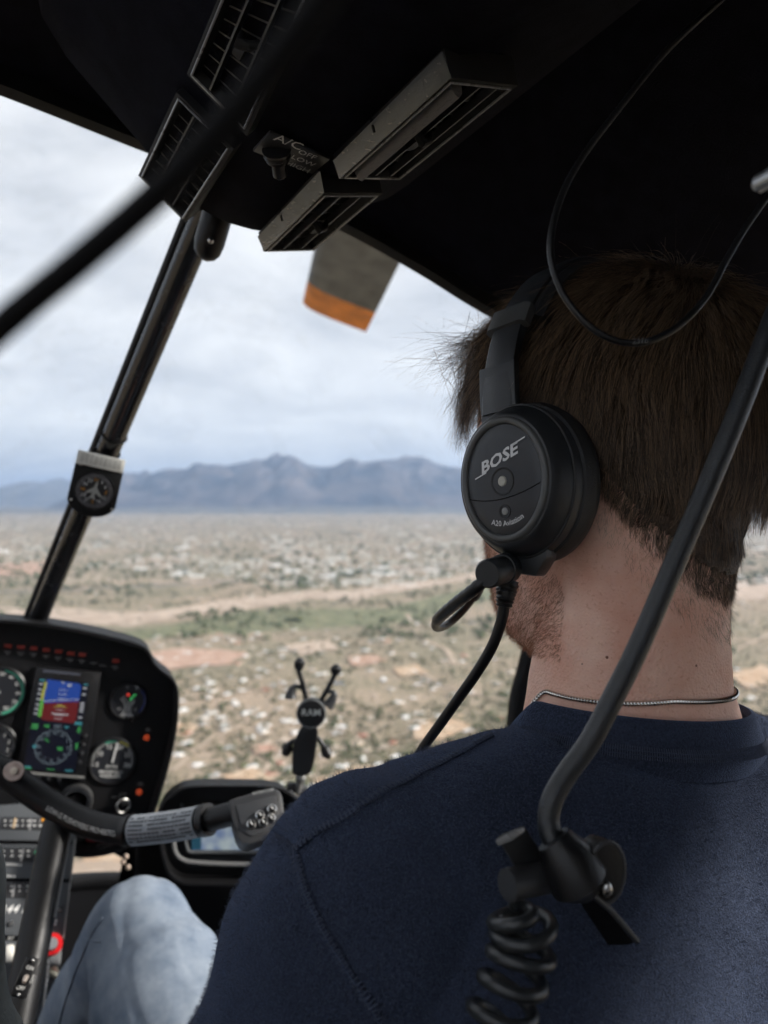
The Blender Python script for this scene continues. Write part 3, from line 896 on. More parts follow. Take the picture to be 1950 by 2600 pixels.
rs_ = [con_ring(f0 - .004, .05, .03), con_ring(f0 - .004, .028, .018), con_ring(f0 - .010, .010, .008), con_ring(f0 - .024, .002, .002)] + [con_ring(f0 - .06 - .12 * k) for k in range(9)]
cb = MB(); cb.rings(rs_, caps=True); cb.build('cover', m_liner, console, angle=60)

def vent(name, quad, n_out, label, slats, dirflip=False, bar=0.5, side=None, flap=False):
    """quad: 3-D corners front-left, front-right, rear-right, rear-left on the vent face; n_out faces the cabin"""
    FL, FR, RR, RL = quad
    t = thing(name, (FL + RR) / 2, label, 'air vent')
    n = n_out.normalized()
    def at(a, b_, h=0.0):                                 # a across, b along
        return FL.lerp(FR, a).lerp(RL.lerp(RR, a), b_) + n * h
    wd = (FR - FL).length; ln = (RL - FL).length
    ea, eb = .0035 / wd, .0035 / ln
    # rim
    rim = MB()
    loop_o = [(0, 0), (1, 0), (1, 1), (0, 1)]; 
    o_ = [at(a, b_) for a, b_ in loop_o]; o2 = [at(a, b_, -.016) for a, b_ in loop_o]
    i_ = [at(ea if a == 0 else 1 - ea, eb if b_ == 0 else 1 - eb) for a, b_ in loop_o]
    i2 = [at(2 * ea if a == 0 else 1 - 2 * ea, 2 * eb if b_ == 0 else 1 - 2 * eb, -.012) for a, b_ in loop_o]
    rim.add(o2 + o_ + i_ + i2, [(k + 4 * r, (k + 1) % 4 + 4 * r, (k + 1) % 4 + 4 * (r + 1), k + 4 * (r + 1)) for r in range(3) for k in range(4)])
    rim.build('rim', m_matte, t, bevel=.0006, angle=30)
    # bright lip on the rim
    lip = MB(); lip.tube(catmull([at(ea, eb, .0003), at(.5, eb, .0003), at(1 - ea, eb, .0003)], 2) + [at(1 - ea, 1 - eb, .0003)] + [at(ea, 1 - eb, .0003), at(ea, eb, .0003)], .0008, 6)
    lip.build('lip', m_edge, t)
    well = MB(); well.slab([at(ea, eb, -.0125), at(1 - ea, eb, -.0125), at(1 - ea, 1 - eb, -.0125), at(ea, 1 - eb, -.0125)], n * -.02); well.build('duct', m_dark, t, smooth=False)
    # cross slats deep in the duct
    for k in range(slats):
        b_ = (k + 1) / (slats + 1)
        s = MB(); s.slab([at(.08, b_, -.011), at(.92, b_, -.011), at(.92, b_ + .0012 / ln, -.011), at(.08, b_ + .0012 / ln, -.011)], n * .005)
        s.build('slat', m_grey_pl, t, smooth=False)
    # long vanes in front
    for a in ([.33, .67] if not flap else [.5, .75]):
        s = MB(); s.slab([at(a, .05, -.005), at(a, .95, -.005), at(a + .0014 / wd, .95, -.005), at(a + .0014 / wd, .05, -.005)], n * .005)
        s.build('vane', m_grey_pl, t, smooth=False)
    kb = MB(); kb.tube([at(.42, .5, -.003), at(.5, .5, .004), at(.6, .5, .002), at(.66, .5, -.003)], [.0022, .0034, .0030, .0020], 10); kb.box(.006, .012, .004, mat4((FR - FL).normalized(), (RL - FL).normalized(), n, at(.5, .44, 0)))
    kb.build('tab', m_matte, t)
    if flap:
        fl = MB(); fl.rings([[at(.17, b_, -.002), at(.20, b_, .003), at(.25, b_, .0045), at(.31, b_, .002), at(.33, b_, -.004), at(.24, b_, -.004)] for b_ in (.06, .5, .92)], True)
        fl.build('flap', mat('brushed_grey_flap', (0.12, 0.115, 0.115), .30, stretch=(1, 1, 30), bump=.25, bscale=300, rvar=.12, vscale=90), t, angle=50)
    if side:
        sd = MB(); sd.slab([at(0, 0), at(0, 1), side[1], side[0]], (FR - FL).normalized() * .002)
        sd.build('side_wall', mat('sky_tinted_side', (0.065, 0.08, 0.105), .25, bump=.12, bscale=320, rvar=.08, vscale=90, stretch=(1, 1, 14)), t, bevel=.0012)  # bluish base colour stands in for sky reflected in the wall
        nt_ = MB(); m0 = at(0, .42).lerp(side[0].lerp(side[1], .42), .8)
        nt_.box(.0012, .0012, .008, mat4((RL - FL).normalized(), (FR - FL).normalized(), n, m0)); nt_.build('notch', m_dark, t, smooth=False)
    return t

lnx = (UC * .80 - WC * .60)                                # left face: runs down towards the centre
nL = FC.cross(lnx).normalized()
if nL.dot(WC) > 0: nL = -nL
PLa = Plane(P(470, 566, .60), lnx, nL)
q = [PLa.pt(350, 446), PLa.pt(470, 566), PLa.pt(594, 378), PLa.pt(447, 233)]
vent('air_vent', q, nL, 'small slatted air vent on the left of the overhead console, behind the blurred cord', 8)
q = [PLa.pt(473, 188), PLa.pt(626, 347), PLa.pt(840, -110), PLa.pt(600, -120)]
vent('air_vent', q, nL, 'large slatted air vent at the top left of the overhead console', 9)
rnx = (UC * .92 + WC * .38)
nR = FC.cross(rnx).normalized()
if nR.dot(WC) > 0: nR = -nR
PRa = Plane(Bot.pt(655, 618) - WC * .012 + UC * .004, rnx, nR)
q = [PRa.pt(668, 640), PRa.pt(797, 637), PRa.pt(973, 491), PRa.pt(820, 491)]
vent('air_vent', q, nR, 'small slatted air vent at the front right end of the overhead console', 6, side=[PRa.pt(650, 613) + WC * .004, PRa.pt(808, 447) + WC * .004])
q = [PRa.pt(859, 455), PRa.pt(1017, 458), PRa.pt(1317, 217), PRa.pt(1144, 197)]
vent('air_vent', q, nR, 'large air vent with a grey brushed flap on the right of the overhead console', 7, side=[PRa.pt(841, 423) + WC * .004, PRa.pt(1117, 147) + WC * .004], flap=True)

# air conditioning switch
sw = thing('toggle_switch', Bot.pt(715, 400), 'black rubber toggle switch with lettered fan speed plate on the overhead console', 'switch')
CF = Plane(Bot.o - WC * .002, UC, -WC)
CF.u = UC.copy(); CF.v = -FC.copy()
sc_ = CF.s(730, 390)
M = CF.at(738, 388, .002)
pl = MB(); pl.prism([(-.0215, -.013), (.0215, -.013), (.0235, .011), (-.020, .014)], -.001, .001, M); pl.build('plate', mat('switch_plate', (0.028, 0.028, 0.03), .4, rvar=.1, vscale=200), sw, bevel=.0004)
tx = MB(); tx.text('A/C', .0115, CF.at(733, 362, .0038)); tx.build('lettering', m_white_ink, sw, smooth=False)
tx = MB(); tx.text('OFF', .0072, CF.at(780, 393, .0038)); tx.text('LOW', .0072, CF.at(770, 409, .0038)); tx.text('HIGH', .0072, CF.at(756, 424, .0038)); tx.build('lettering', m_white_ink, sw, smooth=False)
bt0 = CF.pt(702, 380, .004); bt1 = CF.pt(712, 450, .012)
bo = MB(); bo.tube([bt0, bt0.lerp(bt1, .12), bt0.lerp(bt1, .2), bt0.lerp(bt1, .28), bt0.lerp(bt1, .36)], [.0095, .0085, .0092, .0072, .0078], 20); bo.build('boot', m_rubber, sw)
lv = MB(); lv.tube([bt0.lerp(bt1, .3), bt0.lerp(bt1, .5), bt0.lerp(bt1, .75), bt0.lerp(bt1, .92), bt0.lerp(bt1, 1.0), bt0.lerp(bt1, 1.03)], [.0055, .0045, .0050, .0048, .003, .0008], 16); lv.build('lever', m_rubber, sw)

# ================================================================== CENTRE POST AND COMPASS
post = thing('windshield_post', P(85, 1575, 1.12), 'black tubular post in the middle of the windshield, leaning from panel to roof', 'post')
pa_, pb_ = P(528, 530, .70), P(64, 1648, 1.14)          # a straight tube
pp = [pa_.lerp(pb_, k / 7) for k in range(8)]
pc = catmull(pp, 4)
b = MB(); b.tube(pc, .0138, 20); b.build('tube', mat('post_gloss_black', (0.010, 0.010, 0.012), .25, rvar=.08, vscale=30, coat=.3), post)
b = MB(); b.tube([p - UC * .015 + FC * .011 for p in pc], .0055, 10, flat=.7); b.build('seal_strip', m_matte, post)
bk = P(530, 600, .68)
b = MB(); zx = (P(512, 655, .69) - P(545, 560, .665)).normalized(); b.tube([P(552, 545, .665), P(545, 570, .667), P(532, 615, .672), P(526, 640, .676), P(523, 655, .678), P(521, 662, .679)], [.0135, .0135, .0135, .012, .008, .002], 20); b.build('roof_bracket', m_black, post)
b = MB(); b.sphere(P(535, 611, .657), .0028, 10, 6); b.build('rivet', m_steel, post)
for pxx, pyy in ((288, 1093), (276, 1119), (266, 1145)):
    b = MB(); c0 = P(pxx - 22, pyy - 3, .885); b.tube([c0, P(pxx + 6, pyy + 2, .885), P(pxx + 15, pyy + 4, .885)], [.0022, .0020, .0010], 8, flat=.6); b.build('cable_tie', m_matte, post)
    nx_ = min(pc, key=lambda p: (p - c0).length)
    b = MB(); kk = min(range(len(pc)), key=lambda k: (pc[k] - c0).length); ax_ = (pc[min(kk + 1, len(pc) - 1)] - pc[max(kk - 1, 0)]).normalized(); x_ = ax_.orthogonal().normalized()
    b.torus(.0146, .0012, mat4(x_, ax_.cross(x_), ax_, c0 + (nx_ - c0) - UC * 0), 24, 6); b.build('tie_band', m_matte, post)

cu = (P(313, 1205, .90) - P(188, 1180, .90)).normalized()
cn_ = -(P(240, 1240, 1).normalized()) * .9 - FC * .25
Cm = Plane(P(240, 1244, .862), cu, cn_)
k_ = Cm.s(240, 1244)
comp = thing('compass', Cm.o, 'square black magnetic compass strapped to the windshield post', 'compass')
M = Cm.at(240, 1244)
R = 62.5 * k_
poly = [(-R, 70 * k_), (R, 70 * k_), (R, -38 * k_)] + [(math.cos(a) * R * 1.03, -26 * k_ - math.sin(a) * 48 * k_) for a in [math.radians(t) for t in range(20, 165, 12)]] + [(-R, -38 * k_)]
b = MB(); b.prism(poly, -.032, 0, M); b.build('housing', m_matte, comp, bevel=.0016)
b = MB(); b.torus(50.5 * k_, .0010, M @ Matrix.Translation((0, -3 * k_, .0008)), 48, 6); b.build('bezel', m_black, comp)
b = MB(); b.lathe([(50 * k_, 0), (50 * k_, .0006)], M @ Matrix.Translation((0, -3 * k_, .0004)), 48); b.build('dial', mat('compass_dial', (0.012, 0.012, 0.014), .5), comp)
Md = M @ Matrix.Translation((0, -3 * k_, .0014))
tk = MB()
for i in range(60):
    a = 2 * math.pi * i / 60; L0, L1 = (37, 47)
    tk.box((L1 - L0) * k_, 0.8 * k_, .0002, Md @ Matrix.Rotation(a, 4, 'Z') @ Matrix.Translation(((L0 + L1) / 2 * k_, 0, 0)))
tk.build('tick_marks', mat('compass_ink', (.42, .42, .45), .6), comp, smooth=False)
tn = MB(); to_ = MB()
for i, s in enumerate(['N', '3', '6', 'E', '12', '15', 'S', '21', '24', 'W', '30', '33']):
    a = math.radians(90 - 30 * i + 2)
    (to_ if s in 'NESW' else tn).text(s, 13 * k_, Md @ Matrix.Translation((math.cos(a) * 30 * k_, math.sin(a) * 30 * k_, 0)))
tn.build('numerals', mat('compass_numeral_ink', (.62, .63, .64), .6), comp, smooth=False)
to_.build('cardinal_letters', mat('orange_ink', (0.58, 0.25, 0.02), .6), comp, smooth=False)
jet = [(0, 30), (3, 20), (4, 10), (21, -8), (20, -13), (5, -5), (4, -14), (9, -21), (8, -24), (0, -20)]
jet = jet + [(-x, y) for x, y in reversed(jet[1:-1])]
b = MB(); b.prism([(x * k_, y * k_) for x, y in jet], 0, .001, Md @ Matrix.Rotation(math.radians(-6), 4, 'Z')); b.build('aircraft_pointer', mat('pointer_grey', (0.34, 0.35, 0.33), .5), comp, smooth=False)
for x, y in ((-48, 60), (50, 62), (-52, -38), (54, -42)):
    b = MB(); b.sphere(M @ Vector((x * k_, y * k_, .0012)), 3.2 * k_, 10, 6); b.build('screw', m_steel, comp)
Mc = Cm.at(256, 1172, .001)
b = MB(); b.box(124 * k_, 37 * k_, .003, Mc); b.build('correction_card_holder', mat('pale_card', (0.66, 0.66, 0.62), .45, var=.12, vscale=120, rvar=.1), comp, bevel=.0008)
ci = MB()
for r in range(4):
    for c in range(9):
        ci.box(random.uniform(7, 11) * k_, 2.0 * k_, .0001, Mc @ Matrix.Translation(((-48 + c * 12) * k_, (10 - r * 6.5) * k_, .0021)))
ci.build('printed_rows', mat('grey_ink', (0.20, 0.20, 0.19), .7), comp, smooth=False)
b = MB(); b.torus(.0175, .004, mat4(*(lambda a: (a.orthogonal().normalized(), a.cross(a.orthogonal().normalized()), a))((pc[17] - pc[16]).normalized()), P(236, 1215, .925)), 24, 8); b.build('post_clamp', m_black, comp)

# ================================================================== INSTRUMENT PANEL
PU, PF, PW = frame(20, 9.0, 0)
Pan = Plane(P(200, 1830, 1.09), PU, -PF + PW * .06)
panel = thing('instrument_panel', Pan.pt(190, 2080), 'black hooded instrument panel with round gauges and a tall colour screen', 'instrument panel')
hood_px = [(-420, 1640), (-330, 1590), (-200, 1570), (-60, 1565), (60, 1570), (180, 1586), (290, 1610), (352, 1628), (376, 1644), (390, 1672), (412, 1694), (438, 1716), (449, 1752), (446, 1820), (434, 1890), (414, 1965), (392, 2035), (372, 2090), (330, 2125), (262, 2148), (190, 2150), (60, 2120), (-120, 2110), (-360, 2060), (-430, 1850)]
hp = [Pan.pt(*p) for p in hood_px]
hc = sum(hp, Vector()) / len(hp)
hp = catmull(hp + [hp[0]], 4)[:-1]
inn = [p + (hc - p).normalized() * .006 for p in hp]
b = MB()
b.rings([[p + Pan.n * -.05 for p in hp], [p + Pan.n * .035 for p in hp], [p + Pan.n * .037 for p in inn], [p + Pan.n * -.004 for p in inn]], caps=False); b.build('hood', m_matte, panel, angle=40)
b = MB(); b.tube([p + Pan.n * .0365 + (hc - p).normalized() * .002 for p in hp] + [hp[0] + Pan.n * .0365 + (hc - hp[0]).normalized() * .002], .0022, 6); b.build('hood_edge', m_rubber, panel)
b = MB(); b.slab([p for p in inn], Pan.n * -.01); b.build('face_plate', mat('panel_black', (0.006, 0.006, 0.007), .55, spec=.25, bump=.1, bscale=1500, rvar=.1, vscale=50), panel, smooth=False)
pk = Pan.s(200, 1830)
m_red_lamp = mat('red_lamp', (0.09, 0.010, 0.006), .5, emit=(1, .10, .05), estr=.022)
m_orange_lamp = mat('orange_lamp', (0.2, 0.03, 0.01), .4, emit=(1, .13, .04), estr=.14)
m_cap = mat('dim_caption', (0.17, 0.17, 0.165), .7)
for x, y in ((21, 1640), (54, 1643), (86, 1646), (118, 1650), (149, 1654), (180, 1659), (209, 1662), (294, 1678), (-15, 1638)):
    b = MB(); b.prism([(-9 * pk, -4.5 * pk), (9 * pk, -4.5 * pk), (9 * pk, 4.5 * pk), (-9 * pk, 4.5 * pk)], 0, .002, Pan.at(x, y)); b.build('warning_light', m_red_lamp, panel, bevel=.0006)
    b = MB(); b.box(17 * pk, 2.6 * pk, .0003, Pan.at(x - 2, y + 15, .0003)); b.box(9 * pk, 2.4 * pk, .0003, Pan.at(x - 2, y + 20, .0003)); b.build('caption', m_cap, panel, smooth=False)
for x, y in ((238, 1684), (262, 1690)):
    b = MB(); b.box(18 * pk, 2.6 * pk, .0003, Pan.at(x, y, .0003)); b.build('caption', m_cap, panel, smooth=False)
for x, y in ((372, 1872), (353, 2010)):
    b = MB(); b.lathe([(8 * pk, 0), (8 * pk, .003), (5.5 * pk, .006), (1 * pk, .007)], Pan.at(x, y), 20); b.build('warning_light', m_orange_lamp, panel)
    b = MB(); b.box(15 * pk, 3 * pk, .0003, Pan.at(x + 4, y - 17, .0003)); b.box(10 * pk, 3 * pk, .0003, Pan.at(x + 4, y - 22, .0003)); b.build('caption', m_cap, panel, smooth=False)

m_dial = mat('gauge_dial', (0.011, 0.012, 0.016), .5)
m_gglass = m_glass
def gauge(x, y, r, nums, a0, a1, needle=None, arcs=(), rim=m_black, lines=(), ticks=40, nsz=.16, nr=.70):
    M = Pan.at(x, y); rr = r * pk
    g = MB(); g.lathe([(rr * 1.14, 0), (rr * 1.14, .003), (rr * 1.06, .005), (rr, .002), (rr, .0005)], M, 48, caps=False); go_ = g.build('gauge', rim, panel)
    g = MB(); g.lathe([(rr, .0006), (rr * .5, .0008), (.0001, .0008)], M, 48); g.build('dial', m_dial, go_)
    t = MB()
    for i in range(ticks + 1 if ticks else 0):
        a = math.radians(a0 + (a1 - a0) * i / ticks); L = .10 if i % 5 else .15
        t.box(L * rr, .022 * rr, .0002, M @ Matrix.Rotation(a, 4, 'Z') @ Matrix.Translation(((.96 - L / 2) * rr, 0, .0012)))
    for i, s in enumerate(nums):
        a = math.radians(a0 + (a1 - a0) * i / max(1, len(nums) - 1))
        t.text(s, nsz * 2 * rr, M @ Matrix.Translation((math.cos(a) * nr * rr, math.sin(a) * nr * rr, .0012)))
    for s, lx, ly, sz in lines:
        t.text(s, sz * rr, M @ Matrix.Translation((lx * rr, ly * rr, .0012)))
    t.build('numerals', m_white_ink, go_, smooth=False)
    for c, b0, b1 in arcs:
        g = MB(); vs = []
        n = 18
        for i in range(n + 1):
            a = math.radians(b0 + (b1 - b0) * i / n)
            for q_ in (.90, 1.0): vs.append((math.cos(a) * q_ * rr, math.sin(a) * q_ * rr, .0016))
        g.add(vs, [(2 * i, 2 * i + 1, 2 * i + 3, 2 * i + 2) for i in range(n)], M); g.build('range_arc', c, go_, smooth=False)
    if needle is not None:
        a = math.radians(needle)
        g = MB(); g.prism([(-.06 * rr, -.045 * rr), (.85 * rr, -.05 * rr), (.93 * rr, 0), (.85 * rr, .05 * rr), (-.06 * rr, .045 * rr)], .002, .0028, M @ Matrix.Rotation(a, 4, 'Z')); g.build('needle', mat('needle_white', (0.5, 0.5, 0.49), .5), go_, smooth=False)
    return go_
m_gr = mat('green_band', (0.05, 0.32, 0.20), .6); m_ye = mat('yellow_band', (0.5, 0.45, 0.08), .6)
gauge(-2, 1757, 60, ['20', '30', '40', '50', '60', '70', '80', '90', '10', '11', '12', '13'], 120, -210, 205, [(m_gr, 85, -75)], nsz=.11, nr=.78)
gauge(-14, 1893, 50, ['0', '1', '2', '3', '4', '5', '6', '7', '8', '9'], 90, -234, 150, nsz=.14, ticks=50)
gm_ = gauge(286, 1932, 57, ['5', '10', '15', '20', '25', '30'], 196, -16, 84, [(m_gr, 118, 88), (m_ye, 80, 50)], lines=[('MANIFOLD', 0, -.52, .22), ('PRESSURE', 0, -.72, .22), ('IN HG', 0, -.26, .2)], nsz=.15)
g1 = gauge(327, 1780, 46, [], 0, 0, None, ticks=0)
M = Pan.at(327, 1780); b = MB()
for sgn, cx in ((1, -44), (-1, 42)):
    for rr_, th in ((30, 1.6), (38, .9)):
        b.torus(rr_ * pk, th * pk, M @ Matrix.Translation((cx * pk * .86, -20 * pk, .0012)), 20, 5, arc=(math.radians(-45) if sgn > 0 else math.radians(135), math.radians(60) if sgn > 0 else math.radians(240)))
for s, x, y in (('E', -9, 38), ('R', 16, 38), ('11', -22, -22), ('11', 20, -22), ('RPM', 0, -38)):
    b.text(s, 11 * pk, M @ Matrix.Translation((x * pk, y * pk, .0014)))
b.build('scales', m_white_ink, g1, smooth=False)
b = MB(); b.lathe([(4 * pk, 0), (4 * pk, .0006)], M @ Matrix.Translation((-4 * pk, 18 * pk, .0018)), 12); b.build('red_mark', mat('red_mark', (0.6, .05, .04), .5, emit=(1, .08, .05), estr=.3), g1)
b = MB(); b.prism([(0, 4 * pk), (14 * pk, 22 * pk), (17 * pk, 20 * pk), (4 * pk, 2 * pk)], .0016, .002, M); b.build('green_mark', mat('green_mark', (0.05, .4, .12), .5, emit=(.1, .8, .2), estr=.2), g1, smooth=False)
b = MB(); b.torus(43 * pk, 3 * pk, M @ Matrix.Translation((0, 0, .002)), 20, 6, arc=(math.radians(-40), math.radians(50))); b.build('blue_reflection_ring', mat('blue_reflection', (0.03, .04, .14), .2, coat=.5), g1)  # blue arc painted in as a reflection along the gauge rim

# tall colour screen
def emis(name, col, s=.55):
    s *= .32
    return mat(name, tuple(c * .1 for c in col), .3, emit=col, estr=s)
disp = thing('flight_display', Pan.pt(146, 1840), 'tall colour flight display showing blue and brown horizon above a compass rose', 'display')
rot = -1.0
quad = [Pan.pt(101, 1719), Pan.pt(226, 1731), Pan.pt(191, 1956), Pan.pt(61, 1945)]
def dq(a, b_, off=0.0):
    return quad[0].lerp(quad[1], a).lerp(quad[3].lerp(quad[2], a), b_) + Pan.n * off
def drect(mb, a0, b0, a1, b1, off):
    mb.slab([dq(a0, b1, off), dq(a1, b1, off), dq(a1, b0, off), dq(a0, b0, off)], Pan.n * .0003); return mb
b = MB(); b.slab([dq(-.10, 1.09, .001), dq(1.22, 1.09, .001), dq(1.22, -.13, .001), dq(-.10, -.13, .001)], Pan.n * .010); b.build('bezel', m_black, disp, bevel=.002)
b = MB(); drect(b, 0, 0, 1, 1, .0112); b.build('screen', emis('screen_black', (0.012, .014, .03), .6), disp, smooth=False)
b = MB(); b.slab([dq(.16, .27, .0118), dq(.86, .245 - .03, .0118), dq(.86, .04, .0118), dq(.80, .015, .0118), dq(.16, .0, .0118)], Pan.n * .0003); b.build('sky_half', emis('screen_blue', (0.028, .085, .42), .9), disp, smooth=False)
b = MB(); b.slab([dq(.16, .43, .0118), dq(.22, .455, .0118), dq(.80, .46, .0118), dq(.86, .44, .0118), dq(.86, .19, .0118), dq(.16, .245, .0118)], Pan.n * .0003); b.build('ground_half', emis('screen_maroon', (0.24, .03, .035), .6), disp, smooth=False)
b = MB(); b.slab([dq(.16, .247, .0123), dq(.86, .192, .0123), dq(.86, .185, .0123), dq(.16, .240, .0123)], Pan.n * .0002); b.build('horizon_line', emis('screen_white', (.6, .62, .66), .8), disp, smooth=False)
b = MB(); drect(b, .12, .03, .17, .12, .0124); drect(b, .10, .12, .16, .23, .0124); b.build('speed_band', emis('screen_yellow', (.55, .55, .12), .8), disp, smooth=False)
b = MB(); drect(b, .10, .23, .17, .42, .0124); b.build('speed_band', emis('screen_green', (.16, .55, .10), .8), disp, smooth=False)
b = MB()
for y in (.05, .11, .16, .22, .28, .33, .38): drect(b, .02, y, .09, y + .018, .0124)
for y in (.05, .12, .22, .25, .28, .31, .38): drect(b, .90, y, .97, y + .02, .0124)
for y in (.10, .15, .20, .32, .38, .42): drect(b, .42, y, .60, y + .006, .0124)
drect(b, .36, .365, .70, .378, .0124); drect(b, .58, .03, .66, .06, .0124); drect(b, .46, .01, .5, .03, .0124); b.build('white_figures', emis('screen_white', (.6, .62, .66), .8), disp, smooth=False)
b = MB(); b.slab([dq(.36, .305, .0125), dq(.50, .265, .0125), dq(.66, .295, .0125), dq(.50, .285, .0125)], Pan.n * .0002); b.build('aircraft_symbol', emis('screen_yellow', (.55, .55, .12), .8), disp, smooth=False)
b = MB(); drect(b, .02, .005, .12, .025, .0124); drect(b, .9, .01, .99, .025, .0124); drect(b, .84, .44, .99, .47, .0124); drect(b, .66, .50, .74, .52, .0124); drect(b, .02, .97, .14, .985, .0124); drect(b, .80, .975, .95, .99, .0124); b.build('cyan_figures', emis('screen_cyan', (.08, .36, .42), .8), disp, smooth=False)
b = MB(); drect(b, .02, .50, .14, .56, .0124); drect(b, .26, .50, .36, .53, .0124); drect(b, .92, .49, .98, .56, .0124); drect(b, .93, .67, .98, .74, .0124); drect(b, .02, .985, .16, .998, .0124); drect(b, .45, .98, .6, .99, .0124); b.build('green_figures', emis('screen_leaf', (.06, .34, .10), .8), disp, smooth=False)
rc = dq(.50, .74, .0126); Mr = mat4(Pan.u, Pan.v, Pan.n, rc); b = MB(); r_ = 46 * pk
for i in range(72):
    L = .10 if i % 3 else .06
    b.box(L * r_, .035 * r_, .0001, Mr @ Matrix.Rotation(math.radians(5 * i), 4, 'Z') @ Matrix.Translation((.96 * r_, 0, 0)))
for i, s in enumerate(['N', '3', '6', 'E', '12', '15', 'S', '21', '24', 'W', '30', '33']):
    a = math.radians(60 - 30 * i); b.text(s, .22 * r_, Mr @ Matrix.Translation((math.cos(a) * .78 * r_, math.sin(a) * .78 * r_, 0)))
b.text('360', .26 * r_, Mr @ Matrix.Translation((.05 * r_, 1.18 * r_, 0)))
b.build('compass_rose', emis('screen_pale', (.34, .44, .50), .7), disp, smooth=False)
b = MB(); b.prism([(.2 * r_, .05 * r_), (.55 * r_, .0), (.5 * r_, -.2 * r_), (.25 * r_, -.15 * r_)], 0, .0001, Mr); b.prism([(-.45 * r_, .5 * r_), (-.25 * r_, .3 * r_), (-.3 * r_, .25 * r_), (-.55 * r_, .45 * r_)], 0, .0001, Mr); b.build('course_pointer', emis('screen_leaf', (.06, .34, .10), .8), disp, smooth=False)
b = MB(); b.lathe([(.1 * r_, 0), (.1 * r_, .0001)], Mr @ Matrix.Translation((-1.0 * r_, 0, 0)), 10); b.build('heading_bug', emis('screen_cyan', (.08, .36, .42), .8), disp)
for i, (x, y) in enumerate([(216, 1868), (212, 1890), (207, 1912), (203, 1935), (98, 1977), (124, 1977), (150, 1977)]):
    b = MB(); b.lathe([(4.6 * pk, 0), (4.6 * pk, .003), (3 * pk, .0036)], Pan.at(x, y, .011), 14); b.torus(2.6 * pk, .5 * pk, Pan.at(x, y, .0148), 12, 5, arc=(0, 3.6)); b.build('button', m_grey_pl, disp)
b = MB(); drect(b, .05, -.10, .80, -.075, .0113); b.build('bezel_caption', mat('dim_blue_caption', (.05, .055, .075), .6), disp, smooth=False)
b = MB(); b.slab([dq(-.08, 1.03, .0112), dq(1.2, 1.03, .0112), dq(1.2, 1.055, .0112), dq(-.08, 1.055, .0112)], Pan.n * .004); b.build('lower_ledge', mat('pale_edge', (.20, .20, .19), .4), disp, bevel=.001)

# knurled ring knob and key ring on the panel
kn = thing('knurled_knob', Pan.pt(193, 2030), 'large black knurled ring knob behind the control bar', 'knob')
M = Pan.at(193, 2030, .002); b = MB(); b.lathe([(42 * pk, 0), (42 * pk, .014), (39 * pk, .019), (32 * pk, .019), (29 * pk, .012), (26 * pk, .012)], M, 72, caps=False); b.build('ring', m_grey_pl, kn)
for i in range(60):
    b = MB() if i == 0 else b
    b.box(1.6 * pk, 1.6 * pk, .013, M @ Matrix.Rotation(math.radians(6 * i), 4, 'Z') @ Matrix.Translation((42.3 * pk, 0, .007)))
b.build('knurling', mat('knurl_grey', (.16, .16, .155), .45), kn, smooth=False)
b = MB(); b.torus(29 * pk, 2.2 * pk, M @ Matrix.Translation((0, 0, .013)), 40, 8); b.lathe([(26 * pk, .004), (18 * pk, .010), (6 * pk, .012), (.5 * pk, .012)], M, 40); b.build('cap', m_black, kn)
ky = thing('key_ring', Pan.pt(313, 2044), 'small silver key ring hanging from the panel lock', 'key ring')
b = MB(); b.torus(18 * pk, 3.4 * pk, Pan.at(313, 2046, .016) @ Matrix.Rotation(.35, 4, 'Y'), 32, 8); b.build('ring', m_steel, ky)
b = MB(); b.lathe([(9 * pk, 0), (9 * pk, .010), (5 * pk, .013)], Pan.at(316, 2032, .002), 20); b.build('lock', m_grey_pl, ky)
b = MB(); b.box(16 * pk, 3 * pk, .0003, Pan.at(290, 2024, .001)); b.box(18 * pk, 3 * pk, .0003, Pan.at(313, 2016, .001)); b.box(3 * pk, 14 * pk, .0003, Pan.at(304, 2026, .001)); b.build('lock_captions', m_cap, ky, smooth=False)
b = MB(); b.prism([(0, 0), (14 * pk, 6 * pk), (20 * pk, -12 * pk), (4 * pk, -14 * pk)], 0, .006, Pan.at(228, 2122, .004)); b.prism([(-10 * pk, -5 * pk), (6 * pk, -1 * pk), (5 * pk, -14 * pk), (-8 * pk, -12 * pk)], 0, .004, Pan.at(228, 2122, .004)); b.build('red_switch_guard', mat('red_plastic', (.34, .02, .035), .4), panel, bevel=.0008)
b = MB(); b.text('CLUTCH', 11 * pk, Pan.at(262, 2126, .003)); b.build('clutch_caption', m_cap, panel, smooth=False)

# ================================================================== PILOT
HU, HF, HW = frame(40, 5.0, 6.0)                     # head axes: turned to the left, tipped a little down
HC = Vector((0.154, 0.50, 0.0)) + UPV * 0.016        # between the ears
def Hd(x, y, z):
    return HC + HU * x + HF * y + HW * z
HM4 = mat4(HU, HF, HW, HC)
BU, BF, BW = frame(26, 5.0, 2.0)                     # torso axes
NB = P(1610, 1800, .475)                             # base of the neck
def Bd(x, y, z):
    return NB + BU * x + BF * y + BW * z

